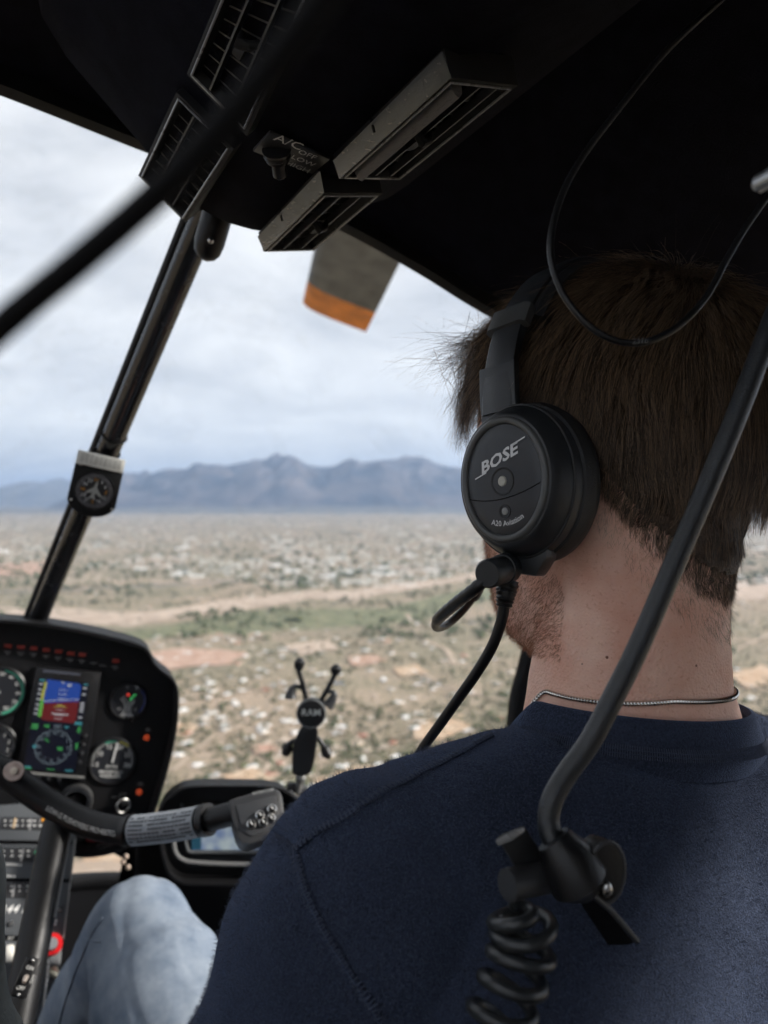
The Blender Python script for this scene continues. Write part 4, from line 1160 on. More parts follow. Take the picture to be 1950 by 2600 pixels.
# ---- head surface as rings round the vertical axis, in head space
zk = [-.128, -.118, -.110, -.100, -.088, -.070, -.050, -.030, -.010, .010, .030, .050, .070, .090, .105, .118, .127, .131]
yf = [.052, .070, .080, .086, .089, .091, .093, .093, .092, .090, .0945, .0945, .090, .078, .063, .042, .020, .003]
yb = [.026, .029, .033, .038, .043, .051, .062, .075, .087, .0985, .101, .101, .098, .090, .077, .055, .030, .003]
wk = [.028, .038, .046, .053, .0585, .0625, .066, .069, .0715, .0735, .075, .0755, .0735, .066, .055, .038, .019, .003]
def head_rings(nz=110, nt=128):
    zs = np.concatenate([np.linspace(-.128, .10, int(nz * .75)), .10 + .031 * np.sin(np.linspace(0.03, 1, int(nz * .25)) * math.pi / 2)])
    th = np.linspace(0, 2 * math.pi, nt, endpoint=False)
    R = []
    for z in zs:
        F, B, Wd = np.interp(z, zk, yf), np.interp(z, zk, yb), np.interp(z, zk, wk)
        c, s = np.cos(th), np.sin(th)
        e = 2.25
        ext = np.where(s > 0, F, B)
        x = Wd * np.sign(c) * np.abs(c) ** (2 / e); y = ext * np.sign(s) * np.abs(s) ** (2 / e)
        # face: nose, brow, sockets, cheek, lips
        front = np.clip(s, 0, 1)
        g = lambda cx, sx, cz, sz: np.exp(-((x - cx) / sx) ** 2 - ((z - cz) / sz) ** 2) * front
        nose = np.exp(-(x / .0095) ** 2) * front * np.clip((.028 - z) / .046, 0, 1) * np.exp(-np.clip((-.018 - z), 0, 1) ** 2 / .004 ** 2) * .027
        y = y + nose + .0045 * (g(.03, .022, .034, .009) + g(-.03, .022, .034, .009)) - .0075 * (g(.031, .014, .017, .010) + g(-.031, .014, .017, .010))
        y = y + .004 * g(0, .02, -.048, .006) + .0035 * g(0, .018, -.060, .006) - .002 * g(0, .02, -.054, .003) + .004 * g(0, .018, -.092, .012)
        x = x + np.sign(c) * .003 * np.exp(-((y - .055) / .02) ** 2 - ((z + .005) / .015) ** 2)
        R.append([Vector((a, b_, z)) for a, b_ in zip(x, y)])
    return R
body_mb = MB()
hr = MB(); hr.rings(head_rings(), caps=True); body_mb.add(hr.v, hr.f, HM4)
for sx in (-1, 1):                                   # ears, flat under the headset
    body_mb.sphere(Vector((sx * .074, -.012, .0)), (.008, .018, .030), 16, 10, HM4)
# neck and trunk
def ell(mb, c, r, ax=(BU, BF, BW), n=28, m=20):
    mb.sphere((0, 0, 0), r, n, m, mat4(ax[0], ax[1], ax[2], c))
nk0, nk1 = Hd(-.002, -.021, -.045), Bd(-.010, .006, -.02)
def neck_ring(t, rx, ry, shift=0.0, lat=0.0):
    c = nk0.lerp(nk1, t) + BF * shift + BU * lat
    return [c + BU * (math.cos(a) * rx) + BF * (math.sin(a) * ry) for a in [2 * math.pi * k / 48 for k in range(48)]]
nkm = MB(); nkm.rings([neck_ring(-.35, .052, .05), neck_ring(0, .0565, .056), neck_ring(.35, .0575, .058), neck_ring(.7, .063, .061, -.002, .003), neck_ring(.9, .071, .064, -.005, .008), neck_ring(1.05, .085, .066, -.009, .012), neck_ring(1.35, .098, .068, -.012), neck_ring(1.7, .12, .072, -.016)], True)
body_mb.add(nkm.v, nkm.f)
ell(body_mb, Bd(0, .02, -.20), (.150, .095, .19)); ell(body_mb, Bd(0, .03, -.42), (.135, .10, .20)); ell(body_mb, Bd(0, .04, -.58), (.15, .11, .10))
SHL, SHR = Bd(-.187, -.005, -.080), Bd(.180, -.005, -.080)
ELL, ELR = Bd(-.258, .06, -.37), Bd(.245, .08, -.37)
WRL, WRR = Bd(-.12, .28, -.46), Bd(.16, .34, -.36)
for sg, sh, el, wr in ((-1, SHL, ELL, WRL), (1, SHR, ELR, WRR)):
    capsule(body_mb, Bd(sg * .05, -.005, -.062), sh - BW * .01, .044, .045)
    capsule(body_mb, sh, el, .048, .038); capsule(body_mb, el, wr, .038, .026)
    # hand: palm, four fingers of unequal length, a thumb off the side
    d = (wr - el).normalized(); s_ = d.cross(BW).normalized() * sg; dn = d.cross(s_).normalized()
    if dn.dot(BW) > 0: dn = -dn
    pc0, pc1 = wr + d * .02, wr + d * .085
    for o_ in (-.027, -.009, .009, .027):
        capsule(body_mb, pc0 + s_ * o_ * .8, pc1 + s_ * o_, .013, .011, 12)
    for o_, ln_ in ((-.030, .070), (-.010, .080), (.010, .074), (.030, .056)):
        k0 = pc1 + s_ * o_; k1 = k0 + d * ln_ * .45 + dn * .010; k2 = k1 + d * ln_ * .30 + dn * .020; k3 = k2 + d * ln_ * .12 + dn * .022
        capsule(body_mb, k0, k1, .0095, .009, 10); capsule(body_mb, k1, k2, .009, .008, 10); capsule(body_mb, k2, k3, .008, .007, 10)
    tb = pc0 - s_ * .028 + d * .012; t1 = tb - s_ * .022 + d * .032 + dn * .008; t2 = t1 + d * .030 + dn * .010
    capsule(body_mb, tb, t1, .013, .0105, 10); capsule(body_mb, t1, t2, .0105, .0085, 10)
HPL, HPR = Bd(-.085, .05, -.60), Bd(.085, .05, -.60)
KNL, KNR = P(352, 2362, .86), Bd(.22, .50, -.52)
ANL, ANR = P(90, 2900, 1.02), Bd(.20, .72, -.90)
for hp_, kn_, an_ in ((HPL, KNL, ANL), (HPR, KNR, ANR)):
    capsule(body_mb, hp_, kn_, .075, .05); capsule(body_mb, kn_, an_, .048, .035); capsule(body_mb, an_, an_ + BF * .14 - BW * .05, .035, .028)
body_me = remesh(body_mb, .0026, 5, .5)
co = get_co(body_me); no = get_no(body_me)
co += no * ((fbm(co * 55, 3, 8) - .5) * .0011)[:, None]
# two faint folds across the back of the neck
rel = co - np.array(NB); hh_ = rel @ np.array(BW)
rf_ = rel @ np.array(BF)
for z0_, dp_ in ((.036, .0007), (.052, .0005)):
    cr = np.exp(-((hh_ - z0_ + .006 * (fbm(co * 22, 2, 31) - .5)) / .0016) ** 2) * (rf_ < .01) * np.clip((fbm(co * 30, 2, 33) - .3) * 3, 0, 1)
    co -= no * (cr * dp_)[:, None]
set_co(body_me, co)

def skin_material():
    m = bpy.data.materials.new('skin'); m.use_nodes = True
    nt = m.node_tree; b = nt.nodes['Principled BSDF']; L = nt.links.new
    tc = nt.nodes.new('ShaderNodeTexCoord')
    def noise(s, d=4):
        n = nt.nodes.new('ShaderNodeTexNoise'); n.inputs['Scale'].default_value = s; n.inputs['Detail'].default_value = d; L(tc.outputs['Object'], n.inputs['Vector']); return n.outputs['Fac']
    r = nt.nodes.new('ShaderNodeValToRGB'); r.color_ramp.elements[0].position = .3; r.color_ramp.elements[1].position = .7
    r.color_ramp.elements[0].color = (0.75, 0.39, 0.285, 1); r.color_ramp.elements[1].color = (0.88, 0.575, 0.455, 1)
    L(noise(34, 9), r.inputs[0])
    r2 = nt.nodes.new('ShaderNodeValToRGB'); r2.color_ramp.elements[0].position = .28; r2.color_ramp.elements[1].position = .40
    r2.color_ramp.elements[0].color = (.78, .66, .62, 1); r2.color_ramp.elements[1].color = (1, 1, 1, 1)
    L(noise(420, 2), r2.inputs[0])
    mx = nt.nodes.new('ShaderNodeMix'); mx.data_type = 'RGBA'; mx.blend_type = 'MULTIPLY'; mx.inputs[0].default_value = .55
    L(r.outputs[0], mx.inputs[6]); L(r2.outputs[0], mx.inputs[7]); L(mx.outputs[2], b.inputs['Base Color'])
    b.inputs['Roughness'].default_value = .52; b.inputs['Specular IOR Level'].default_value = .35
    b.inputs['Subsurface Weight'].default_value = .12; b.inputs['Subsurface Radius'].default_value = (1, .35, .2); b.inputs['Subsurface Scale'].default_value = .004
    bp = nt.nodes.new('ShaderNodeBump'); bp.inputs['Strength'].default_value = .42; bp.inputs['Distance'].default_value = .0012
    ad = nt.nodes.new('ShaderNodeMath'); ad.operation = 'ADD'
    vo = nt.nodes.new('ShaderNodeTexVoronoi'); vo.inputs['Scale'].default_value = 620; L(tc.outputs['Object'], vo.inputs['Vector'])
    L(noise(260, 5), ad.inputs[0]); L(vo.outputs['Distance'], ad.inputs[1]); L(ad.outputs[0], bp.inputs['Height']); L(bp.outputs[0], b.inputs['Normal'])
    return m
pilot = link('person', body_me, skin_material(), None, angle=180)
tag(pilot, 'pilot seen from behind in a navy sweatshirt and pale jeans, wearing a headset', 'person')
for sx in (-1, 1):
    b = MB(); b.sphere(Vector((sx * .031, .0805, .017)), .0115, 16, 12, HM4); b.build('eye', mat('eye_white', (.7, .68, .65), .2), pilot)
b = MB()
for x, z, r_ in ((1545, 1668, .0011), (1772, 1690, .0009), (1480, 1687, .0006), (1700, 1600, .0006)):
    pass
body_bvh = BVHTree.FromPolygons([v.co for v in body_me.vertices], [tuple(p.vertices) for p in body_me.polygons])
for x, y, r_ in ((1541, 1669, .0009), (1768, 1690, .0007), (1478, 1686, .0005)):
    hit = body_bvh.ray_cast(Vector((0, 0, 0)), ray(x, y))
    if hit[0] is not None:
        b = MB(); b.sphere((0, 0, 0), (r_, r_, r_ * .5), 10, 6, mat4(hit[1].orthogonal().normalized(), hit[1].cross(hit[1].orthogonal().normalized()), hit[1], hit[0])); b.build('mole', mat('mole_brown', (.26, .11, .075), .6), pilot)

# ---- hair
m_hair = bpy.data.materials.new('brown_hair'); m_hair.use_nodes = True
hn_ = m_hair.node_tree; hb = hn_.nodes['Principled BSDF']
hb.inputs['Roughness'].default_value = .42; hb.inputs['Specular IOR Level'].default_value = .45
hi_ = hn_.nodes.new('ShaderNodeHairInfo'); hr_ = hn_.nodes.new('ShaderNodeValToRGB')
hr_.color_ramp.elements[0].color = (.026, .017, .011, 1); hr_.color_ramp.elements[1].color = (.31, .205, .125, 1)
hr_.color_ramp.elements[0].position = .28
hn_.links.new(hi_.outputs['Random'], hr_.inputs[0]); hn_.links.new(hr_.outputs[0], hb.inputs['Base Color'])

def hairline(phi):
    """lowest root height for an angle from straight back (radians)"""
    return np.interp(np.abs(phi), [0, .35, .75, 1.05, 1.30, 1.55, 1.85, 2.2, 2.6, 3.15], [-.082, -.075, -.050, -.022, .002, .022, .016, .048, .072, .082])
co = get_co(body_me); no = get_no(body_me)
loc = np.stack([(co - np.array(HC)) @ np.array(a) for a in (HU, HF, HW)], 1)
phi = np.arctan2(loc[:, 0], -loc[:, 1])
is_hair = (loc[:, 2] > hairline(phi) + .006 * (fbm(loc * 160, 2, 4) - .5)) & (loc[:, 2] > -.09) & (np.abs(loc[:, 0]) < .11) & (np.abs(loc[:, 1]) < .13)
# area-weighted scalp roots
tris = []
me_ = body_me; me_.calc_loop_triangles()
lt = np.empty(len(me_.loop_triangles) * 3, np.int32); me_.loop_triangles.foreach_get('vertices', lt); lt = lt.reshape(-1, 3)
def sample(mask_tri, n, r):
    T = lt[mask_tri]
    A, B_, C_ = co[T[:, 0]], co[T[:, 1]], co[T[:, 2]]
    ar = np.linalg.norm(np.cross(B_ - A, C_ - A), axis=1)
    idx = r.choice(len(T), n, p=ar / ar.sum())
    u, v = r.random(n), r.random(n); sw_ = u + v > 1; u[sw_] = 1 - u[sw_]; v[sw_] = 1 - v[sw_]
    p = A[idx] + (B_[idx] - A[idx]) * u[:, None] + (C_[idx] - A[idx]) * v[:, None]
    nn = no[T[idx, 0]] + no[T[idx, 1]] + no[T[idx, 2]]
    return p, nn / np.linalg.norm(nn, axis=1)[:, None]
tri_hair = is_hair[lt].all(1)
def tohead(p): return np.stack([(p - np.array(HC)) @ np.array(a) for a in (HU, HF, HW)], 1)
def fromhead(l): return np.array(HC) + l @ np.array([list(HU), list(HF), list(HW)])

SK_C = np.array([0, .0, .018]); SK_R = np.array([.0775, .1015, .1135])
def push_out(p, off):
    q = (p - SK_C) / (SK_R + off[:, None]); d = np.linalg.norm(q, axis=1)
    ins = (d < 1) & (p[:, 2] > -.02)
    p = p.copy(); p[ins] = SK_C + (q[ins] / d[ins][:, None]) * (SK_R + off[ins][:, None]); return p
def grow(n, r, K=9, clump=.55, nclump=1100, stray=0.0, lenmul=1.0):
    p, nn = sample(tri_hair, n, r)
    lq = tohead(p); kp = ~((lq[:, 1] > .045) & (r.random(n) < .55)); p, nn = p[kp], nn[kp]; n = len(p); nclump = min(nclump, n)
    l = tohead(p); nl = np.stack([nn @ np.array(a) for a in (HU, HF, HW)], 1)
    ph = np.arctan2(l[:, 0], -l[:, 1])
    whorl = np.array([.015, -.055, .12])
    out = l - whorl
    flow = out - (out * nl).sum(1)[:, None] * nl
    flow /= np.linalg.norm(flow, axis=1)[:, None] + 1e-6
    frontness = np.clip((np.abs(ph) - 1.7) / .9, 0, 1) * np.clip((l[:, 2] - .03) / .04, 0, 1)
    flow = flow + np.stack([-.3 * frontness - .12, .05 * frontness, -.35 * np.ones(n)], 1)
    wv = fbm(l * 38, 2, 3); wv2 = fbm(l * 38 + 50, 2, 5)
    wv3 = fbm(l * 95 + 20, 2, 13); wv4 = fbm(l * 95 + 70, 2, 15)
    flow[:, 0] += (wv - .5) * 1.9 + (wv3 - .5) * .9; flow[:, 1] += (wv2 - .5) * 1.5 + (wv4 - .5) * .8
    flow -= (flow * nl).sum(1)[:, None] * nl
    flow /= np.linalg.norm(flow, axis=1)[:, None] + 1e-6
    hgt = np.clip((l[:, 2] + .085) / .17, 0, 1)
    dz = np.clip((l[:, 2] - hairline(ph)) / .045, 0, 1)
    L = (.006 + .015 * dz + .022 * hgt * dz + .006 * frontness) * r.uniform(.55, 1.3, n) * lenmul * (1 - .35 * (1 - hgt) * dz)
    lift = .20 + .22 * hgt + .35 * frontness * r.random(n) + stray * r.random(n)
    lift = lift * (.15 + .85 * dz)
    d = flow + nl * lift[:, None] + r.normal(0, .11 + stray * .25, (n, 3))
    d /= np.linalg.norm(d, axis=1)[:, None]
    pts = [l.copy()]; cur = l.copy()
    grav = np.array([0, .0, -1.0])
    for k in range(1, K):
        cur = cur + d * (L / (K - 1))[:, None]
        cur = push_out(cur, .002 + .010 * (k / K) * hgt * r.uniform(.4, 1, n))
        pts.append(cur.copy())
        d = d + grav * (.10 - .06 * stray) + flow * .06
        d /= np.linalg.norm(d, axis=1)[:, None]
    pts = np.stack(pts, 1)
    if clump:
        ci = r.choice(n, nclump, replace=False)
        cen = l[ci]
        near = np.empty(n, int)
        for a in range(0, n, 4000):
            dd = ((l[a:a + 4000, None] - cen[None]) ** 2).sum(2); near[a:a + 4000] = dd.argmin(1)
        g = pts[ci][near]
        off_ = pts[:, :1] - g[:, :1]
        t = (np.linspace(0, 1, K) ** 1.4)[None, :, None] * clump * r.uniform(.5, 1.15, n)[:, None, None]
        pts = pts * (1 - t) + (g + off_ * .15) * t
    sh = pts.shape
    return fromhead(pts.reshape(-1, 3)).reshape(sh)
r1 = np.random.default_rng(5)
hair_pts = np.concatenate([grow(32000, r1, clump=.45), grow(10000, r1, clump=.85, nclump=520, lenmul=1.1), grow(700, r1, clump=0, stray=.6, lenmul=1.1)])
hair = strands('hair', hair_pts, np.where(np.arange(len(hair_pts)) < len(hair_pts) - 640, 0.000125, .00007), m_hair, pilot)
# fringe over the forehead, ahead of the headband
def lock(n, root, tgt, bend, spread, r, rad):
    root, tgt, bend = np.array(root), np.array(tgt), np.array(bend)
    K = 9; t = np.linspace(0, 1, K)[None, :, None]
    a = root + r.normal(0, 1, (n, 3)) * np.array([.014, .010, .012]); c = tgt + r.normal(0, 1, (n, 3)) * spread
    m = bend + r.normal(0, 1, (n, 3)) * spread * .6
    pts = (1 - t) ** 2 * a[:, None] + 2 * t * (1 - t) * m[:, None] + t ** 2 * c[:, None]
    sh = pts.shape; return fromhead(pts.reshape(-1, 3)).reshape(sh)
fr = []
for (n, ro_, tg_, bn_, sp_) in [
        (170, (-.030, .066, .096), (-.044, .104, .100), (-.038, .088, .112), .009),
        (150, (-.040, .060, .092), (-.054, .094, .080), (-.050, .084, .098), .008),
        (190, (-.046, .060, .080), (-.056, .089, .050), (-.056, .088, .074), .006),
        (210, (-.050, .056, .074), (-.060, .081, .024), (-.060, .084, .054), .005),
        (200, (-.055, .052, .070), (-.066, .074, .034), (-.068, .074, .058), .005),
        (100, (-.020, .070, .099), (-.026, .100, .116), (-.022, .086, .118), .012),
        (60, (-.040, .062, .092), (-.068, .112, .088), (-.05, .092, .102), .018)]:
    fr.append(lock(n, ro_, tg_, bn_, sp_, r1, 0))
fr = np.concatenate(fr)
strands('fringe', fr, .00013, m_hair, pilot)
# scalp tone under the hair
sc_mb = MB(); vid = {}
cap_ok = loc[:, 2] > hairline(phi) + .010
for tr in lt[tri_hair & cap_ok[lt].all(1)]:
    f_ = []
    for i in tr:
        if i not in vid:
            vid[i] = len(sc_mb.v); sc_mb.v.append(Vector(co[i] + no[i] * .0022))
        f_.append(vid[i])
    sc_mb.f.append(f_)
sc_mb.build('scalp_hair', mat('hair_base', (.034, .02, .012), .7, col2=(.07, .04, .024), vscale=300, bump=.6, bscale=700), pilot, angle=180, fix=False)
# stubble along the jaw and fine hairs down the nape
jaw = (loc[:, 2] < -.030) & (loc[:, 2] > -.122) & (loc[:, 1] > -.004) & (loc[:, 1] - .55 * (loc[:, 2] + .03) > .022) & (np.abs(loc[:, 0]) < .09)
tj = jaw[lt].all(1)
def fuzz(mask, n, L, lift, down, r, K=4):
    p, nn = sample(mask, n, r)
    d = nn * lift + np.array(-UPV) * down + r.normal(0, .3, (n, 3)); d /= np.linalg.norm(d, axis=1)[:, None]
    le = L * r.uniform(.5, 1.2, n)
    return np.stack([p + d * (le * k / (K - 1))[:, None] for k in range(K)], 1)
m_beard = bpy.data.materials.new('ginger_stubble'); m_beard.use_nodes = True
bb_ = m_beard.node_tree.nodes['Principled BSDF']; bb_.inputs['Base Color'].default_value = (.26, .115, .06, 1); bb_.inputs['Roughness'].default_value = .5
strands('stubble', fuzz(tj, 12000, .0042, .7, .6, r1), .00009, m_beard, pilot)
nape = (loc[:, 2] < hairline(phi) + .004) & (loc[:, 2] > hairline(phi) - .030) & (np.abs(phi) < 1.2)
fade = (loc[:, 2] < hairline(phi) + .010) & (loc[:, 2] > hairline(phi) - .007) & (np.abs(phi) < 1.35)
strands('nape_fade', fuzz(fade[lt].all(1), 4200, .0055, .12, .9, r1), .00008, m_hair, pilot)
strands('nape_hair', fuzz(nape[lt].all(1), 1500, .006, .22, .8, r1), .00005, m_hair, pilot)

# ---- sweatshirt
m_navy = bpy.data.materials.new('navy_fleece'); m_navy.use_nodes = True
nn_ = m_navy.node_tree; nbf = nn_.nodes['Principled BSDF']
nbf.inputs['Roughness'].default_value = .95; nbf.inputs['Specular IOR Level'].default_value = .1; nbf.inputs['Sheen Weight'].default_value = .22; nbf.inputs['Sheen Tint'].default_value = (.4, .55, .95, 1); nbf.inputs['Sheen Roughness'].default_value = .45
ntc = nn_.nodes.new('ShaderNodeTexCoord'); n1 = nn_.nodes.new('ShaderNodeTexNoise'); n1.inputs['Scale'].default_value = 900; n1.inputs['Detail'].default_value = 4
n2 = nn_.nodes.new('ShaderNodeTexNoise'); n2.inputs['Scale'].default_value = 9; n2.inputs['Detail'].default_value = 5
nr_ = nn_.nodes.new('ShaderNodeValToRGB'); nr_.color_ramp.elements[0].color = (.0115, .0155, .028, 1); nr_.color_ramp.elements[1].color = (.054, .068, .110, 1); nr_.color_ramp.elements[0].position = .3; nr_.color_ramp.elements[1].position = .72
nm = nn_.nodes.new('ShaderNodeMix'); nm.inputs[0].default_value = .3
nn_.links.new(ntc.outputs['Object'], n1.inputs['Vector']); nn_.links.new(ntc.outputs['Object'], n2.inputs['Vector'])
nn_.links.new(n1.outputs['Fac'], nm.inputs[2]); nn_.links.new(n2.outputs['Fac'], nm.inputs[3]); nn_.links.new(nm.outputs[0], nr_.inputs[0]); nn_.links.new(nr_.outputs[0], nbf.inputs['Base Color'])
nbp = nn_.nodes.new('ShaderNodeBump'); nbp.inputs['Strength'].default_value = .8; nbp.inputs['Distance'].default_value = .0015; nn_.links.new(n1.outputs['Fac'], nbp.inputs['Height']); nn_.links.new(nbp.outputs[0], nbf.inputs['Normal'])

sm = MB()
ell(sm, Bd(0, .015, -.21), (.178, .118, .19)); ell(sm, Bd(0, .02, -.42), (.165, .125, .22)); ell(sm, Bd(0, .03, -.56), (.170, .135, .12))
capsule(sm, Bd(-.10, -.022, -.125), Bd(.10, -.022, -.125), .088, .088)
capsule(sm, Bd(-.062, -.030, -.066), Bd(.062, -.030, -.066), .058, .058)
capsule(sm, Bd(-.085, -.045, -.22), Bd(.085, -.045, -.22), .075, .075)
for sg, sh, el, wr in ((-1, SHL, ELL, WRL), (1, SHR, ELR, WRR)):
    capsule(sm, Bd(sg * .058, -.012, -.050), Bd(sg * .150, -.006, -.074), .054, .057)
    capsule(sm, sh + BW * -.006, sh.lerp(el, .5), .063, .060); capsule(sm, sh.lerp(el, .5), el, .060, .055)
    d = (wr - el).normalized(); capsule(sm, el, wr - d * .012, .053, .036)
shirt_me = remesh(sm, .0040, 9, .5)
co2 = get_co(shirt_me); no2 = get_no(shirt_me)
# soft folds: long waves down the back and diagonal drags from the armpit
rl = np.stack([(co2 - np.array(NB)) @ np.array(a) for a in (BU, BF, BW)], 1)
w_ = (fbm(np.stack([rl[:, 0] * 9, rl[:, 1] * 7, rl[:, 2] * 4.0], 1), 3, 21) - .5) * .022 + (fbm(rl * 26, 3, 22) - .5) * .006
arm = np.clip((np.abs(rl[:, 0]) - .17) / .05, 0, 1)
w_ += arm * np.sin(rl[:, 2] * 75 + rl[:, 1] * 40 + 3 * fbm(rl * 12, 2, 9)) * .0022
co2 = co2 + no2 * w_[:, None]
set_co(shirt_me, co2)
shirt = link('sweatshirt', shirt_me, m_navy, pilot, angle=180)
shirt_bvh = BVHTree.FromPolygons([v.co for v in shirt_me.vertices], [tuple(p.vertices) for p in shirt_me.polygons])

def on_shirt(px, py, off=0.0):
    h = shirt_bvh.ray_cast(Vector((0, 0, 0)), ray(px, py))
    return None if h[0] is None else (h[0] + h[1] * off, h[1])
m_thread = mat('navy_thread', (.050, .062, .10), .8, var=.2, vscale=300)
def seam(name, pxs, w=.0016, stitch=True):
    pts = [on_shirt(*p) for p in pxs]; pts = [p for p in pts if p]
    if len(pts) < 3: return
    fine = catmull([p[0] for p in pts], 10); fn = []
    out = []
    for q in fine:
        hh = shirt_bvh.find_nearest(q)
        out.append((hh[0], hh[1]))
    b = MB(); b.tube([p + n * .0004 for p, n in out], w, 6); b.build('seam', m_navy, shirt)
    b = MB()
    L = 0.0; last = out[0][0]; step = .0021; k = 0
    for i in range(1, len(out)):
        a, c = out[i - 1][0], out[i][0]; n = out[i][1]; t = (c - a); ln_ = t.length
        if ln_ < 1e-7: continue
        t = t / ln_; s_ = t.cross(n)
        x = 0.0
        while x < ln_:
            p = a + t * x + n * .0017
            sgn = 1 if k % 2 else -1
            b.tube([p - s_ * .0024 * sgn - t * .0004, p + n * .0005, p + s_ * .0024 * sgn + t * .0004], [.00022, .00028, .00022], 4, caps=False); x += step; k += 1
    b.build('stitching', m_thread, shirt, fix=False)
seam('shoulder', [(1405, 1792), (1350, 1820), (1250, 1870), (1130, 1935), (1010, 1995), (900, 2060), (800, 2120), (745, 2165)])
seam('armhole', [(672, 2100), (700, 2130), (745, 2165), (765, 2220), (790, 2290), (830, 2370), (880, 2450), (950, 2560), (990, 2640)])

# collar: a ribbed band round the base of the neck
def collar_pt(a, r, z):
    return Bd(-.004 + math.cos(a) * .086 * r, .004 + math.sin(a) * (.074 if math.sin(a) < 0 else .085) * r, -.004 + z - .085 * max(0, math.sin(a) + .15) ** 1.2 - .002 * math.cos(a))
col = MB(); CR = []
N_ = 96
for i in range(N_):
    a = 2 * math.pi * i / N_
    CR.append([collar_pt(a, .90, .008), collar_pt(a, .925, .0115), collar_pt(a, .955, .0108), collar_pt(a, .99, .004), collar_pt(a, 1.03, -.004), collar_pt(a, 1.06, -.011), collar_pt(a, 1.02, -.020), collar_pt(a, .95, -.012)])
CR.append(CR[0])
col.rings(CR, caps=False); col.build('collar', m_navy, shirt, angle=60)
cs = MB(); cs.tube([collar_pt(2 * math.pi * i / 96, 1.040, -.0055) for i in range(97)], .0015, 6); cs.build('collar_seam', m_navy, shirt)
cst = MB(); kk = 0
for i in range(420):
    a = 2 * math.pi * i / 420; s_ = .0022 if i % 2 else -.0022
    p = collar_pt(a, 1.040, -.0055); q1 = collar_pt(a, 1.025, -.0025); q2 = collar_pt(a, 1.06, -.0088); nrm = (p - Bd(0, 0, -.05)).normalized()
    cst.tube([q1 + nrm * .001, p + nrm * .0018, q2 + nrm * .001], .00024, 4, caps=False)
cst.build('collar_stitching', m_thread, shirt, fix=False)

# loose fibres standing off the fleece
lt2 = None
shirt_me.calc_loop_triangles()
l2 = np.empty(len(shirt_me.loop_triangles) * 3, np.int32); shirt_me.loop_triangles.foreach_get('vertices', l2); l2 = l2.reshape(-1, 3)
_co, _no, _lt = co, no, lt
co, no, lt = get_co(shirt_me), get_no(shirt_me), l2
view = (co @ np.array(FWD))
vis = ((co * no).sum(1) < .08 * np.linalg.norm(co, axis=1)) & (co[:, 2] > -.42)
r3 = np.random.default_rng(9)
fz = fuzz(vis[lt].all(1), 90000, .0026, .8, .15, r3, 3)
m_fibre = mat('navy_fibre', (.075, .090, .135), .8)
fo = strands('fleece_fuzz', fz, .00008, m_fibre, shirt); fo['kind'] = 'stuff'
co, no, lt = _co, _no, _lt

# necklace of small steel beads
def neck_pt(a):
    c = Bd(-.004, .004, 0)
    d = (BU * math.cos(a) + BF * math.sin(a)).normalized()
    tilt = .0205 - .070 * max(0, math.sin(a)) + .012 * min(0, math.cos(a) + .35) - .003 * max(0, -math.sin(a))
    o = c + BW * tilt
    h = body_bvh.ray_cast(o + d * .25, -d)
    return (h[0] + d * .0010) if h[0] is not None else o + d * .07
npt = [neck_pt(2 * math.pi * i / 230) for i in range(230)]
npt = [(npt[i - 2] + npt[i - 1] + npt[i] + npt[(i + 1) % 230] + npt[(i + 2) % 230]) / 5 for i in range(230)]
nk = MB()
for i, p in enumerate(npt):
    t = (npt[(i + 1) % 230] - p).normalized(); x_ = t.orthogonal().normalized()
    nk.sphere((0, 0, 0), (.0017, .0017, .00118), 8, 6, mat4(x_, t.cross(x_), t, p))
nk.tube(npt + [npt[0]], .0006, 5)
nk.build('necklace', mat('polished_steel', (.62, .59, .55), .18, metal=1), pilot)

# ---- jeans
m_denim = bpy.data.materials.new('pale_denim'); m_denim.use_nodes = True
dn_ = m_denim.node_tree; db = dn_.nodes['Principled BSDF']; db.inputs['Roughness'].default_value = .9; db.inputs['Specular IOR Level'].default_value = .15; db.inputs['Sheen Weight'].default_value = .1
dt = dn_.nodes.new('ShaderNodeTexCoord'); d1 = dn_.nodes.new('ShaderNodeTexNoise'); d1.inputs['Scale'].default_value = 16; d1.inputs['Detail'].default_value = 10; d1.inputs['Roughness'].default_value = .68
dr = dn_.nodes.new('ShaderNodeValToRGB'); dr.color_ramp.elements[0].color = (.14, .19, .27, 1); dr.color_ramp.elements[1].color = (.37, .43, .51, 1); dr.color_ramp.elements[0].position = .32; dr.color_ramp.elements[1].position = .66
dwv = dn_.nodes.new('ShaderNodeTexWave'); dwv.inputs['Scale'].default_value = 260; dwv.inputs['Distortion'].default_value = 1.5
dmx = dn_.nodes.new('ShaderNodeMix'); dmx.data_type = 'RGBA'; dmx.blend_type = 'MULTIPLY'; dmx.inputs[0].default_value = .38
dn_.links.new(dt.outputs['Object'], d1.inputs['Vector']); dn_.links.new(dt.outputs['Object'], dwv.inputs['Vector']); dn_.links.new(d1.outputs['Fac'], dr.inputs[0]); dn_.links.new(dr.outputs[0], dmx.inputs[6]); dn_.links.new(dwv.outputs['Color'], dmx.inputs[7]); dn_.links.new(dmx.outputs[2], db.inputs['Base Color'])
dbp = dn_.nodes.new('ShaderNodeBump'); dbp.inputs['Strength'].default_value = .35; dbp.inputs['Distance'].default_value = .001; dn_.links.new(dwv.outputs['Fac'], dbp.inputs['Height']); dn_.links.new(dbp.outputs[0], db.inputs['Normal'])
jm = MB(); ell(jm, Bd(0, .04, -.58), (.165, .13, .11))
for hp_, kn_, an_ in ((HPL, KNL, ANL), (HPR, KNR, ANR)):
    capsule(jm, hp_, kn_.lerp(hp_, .15), .086, .074); capsule(jm, kn_.lerp(hp_, .2), kn_, .074, .058); capsule(jm, kn_, kn_.lerp(an_, .4), .058, .064); capsule(jm, kn_.lerp(an_, .4), an_, .064, .056)
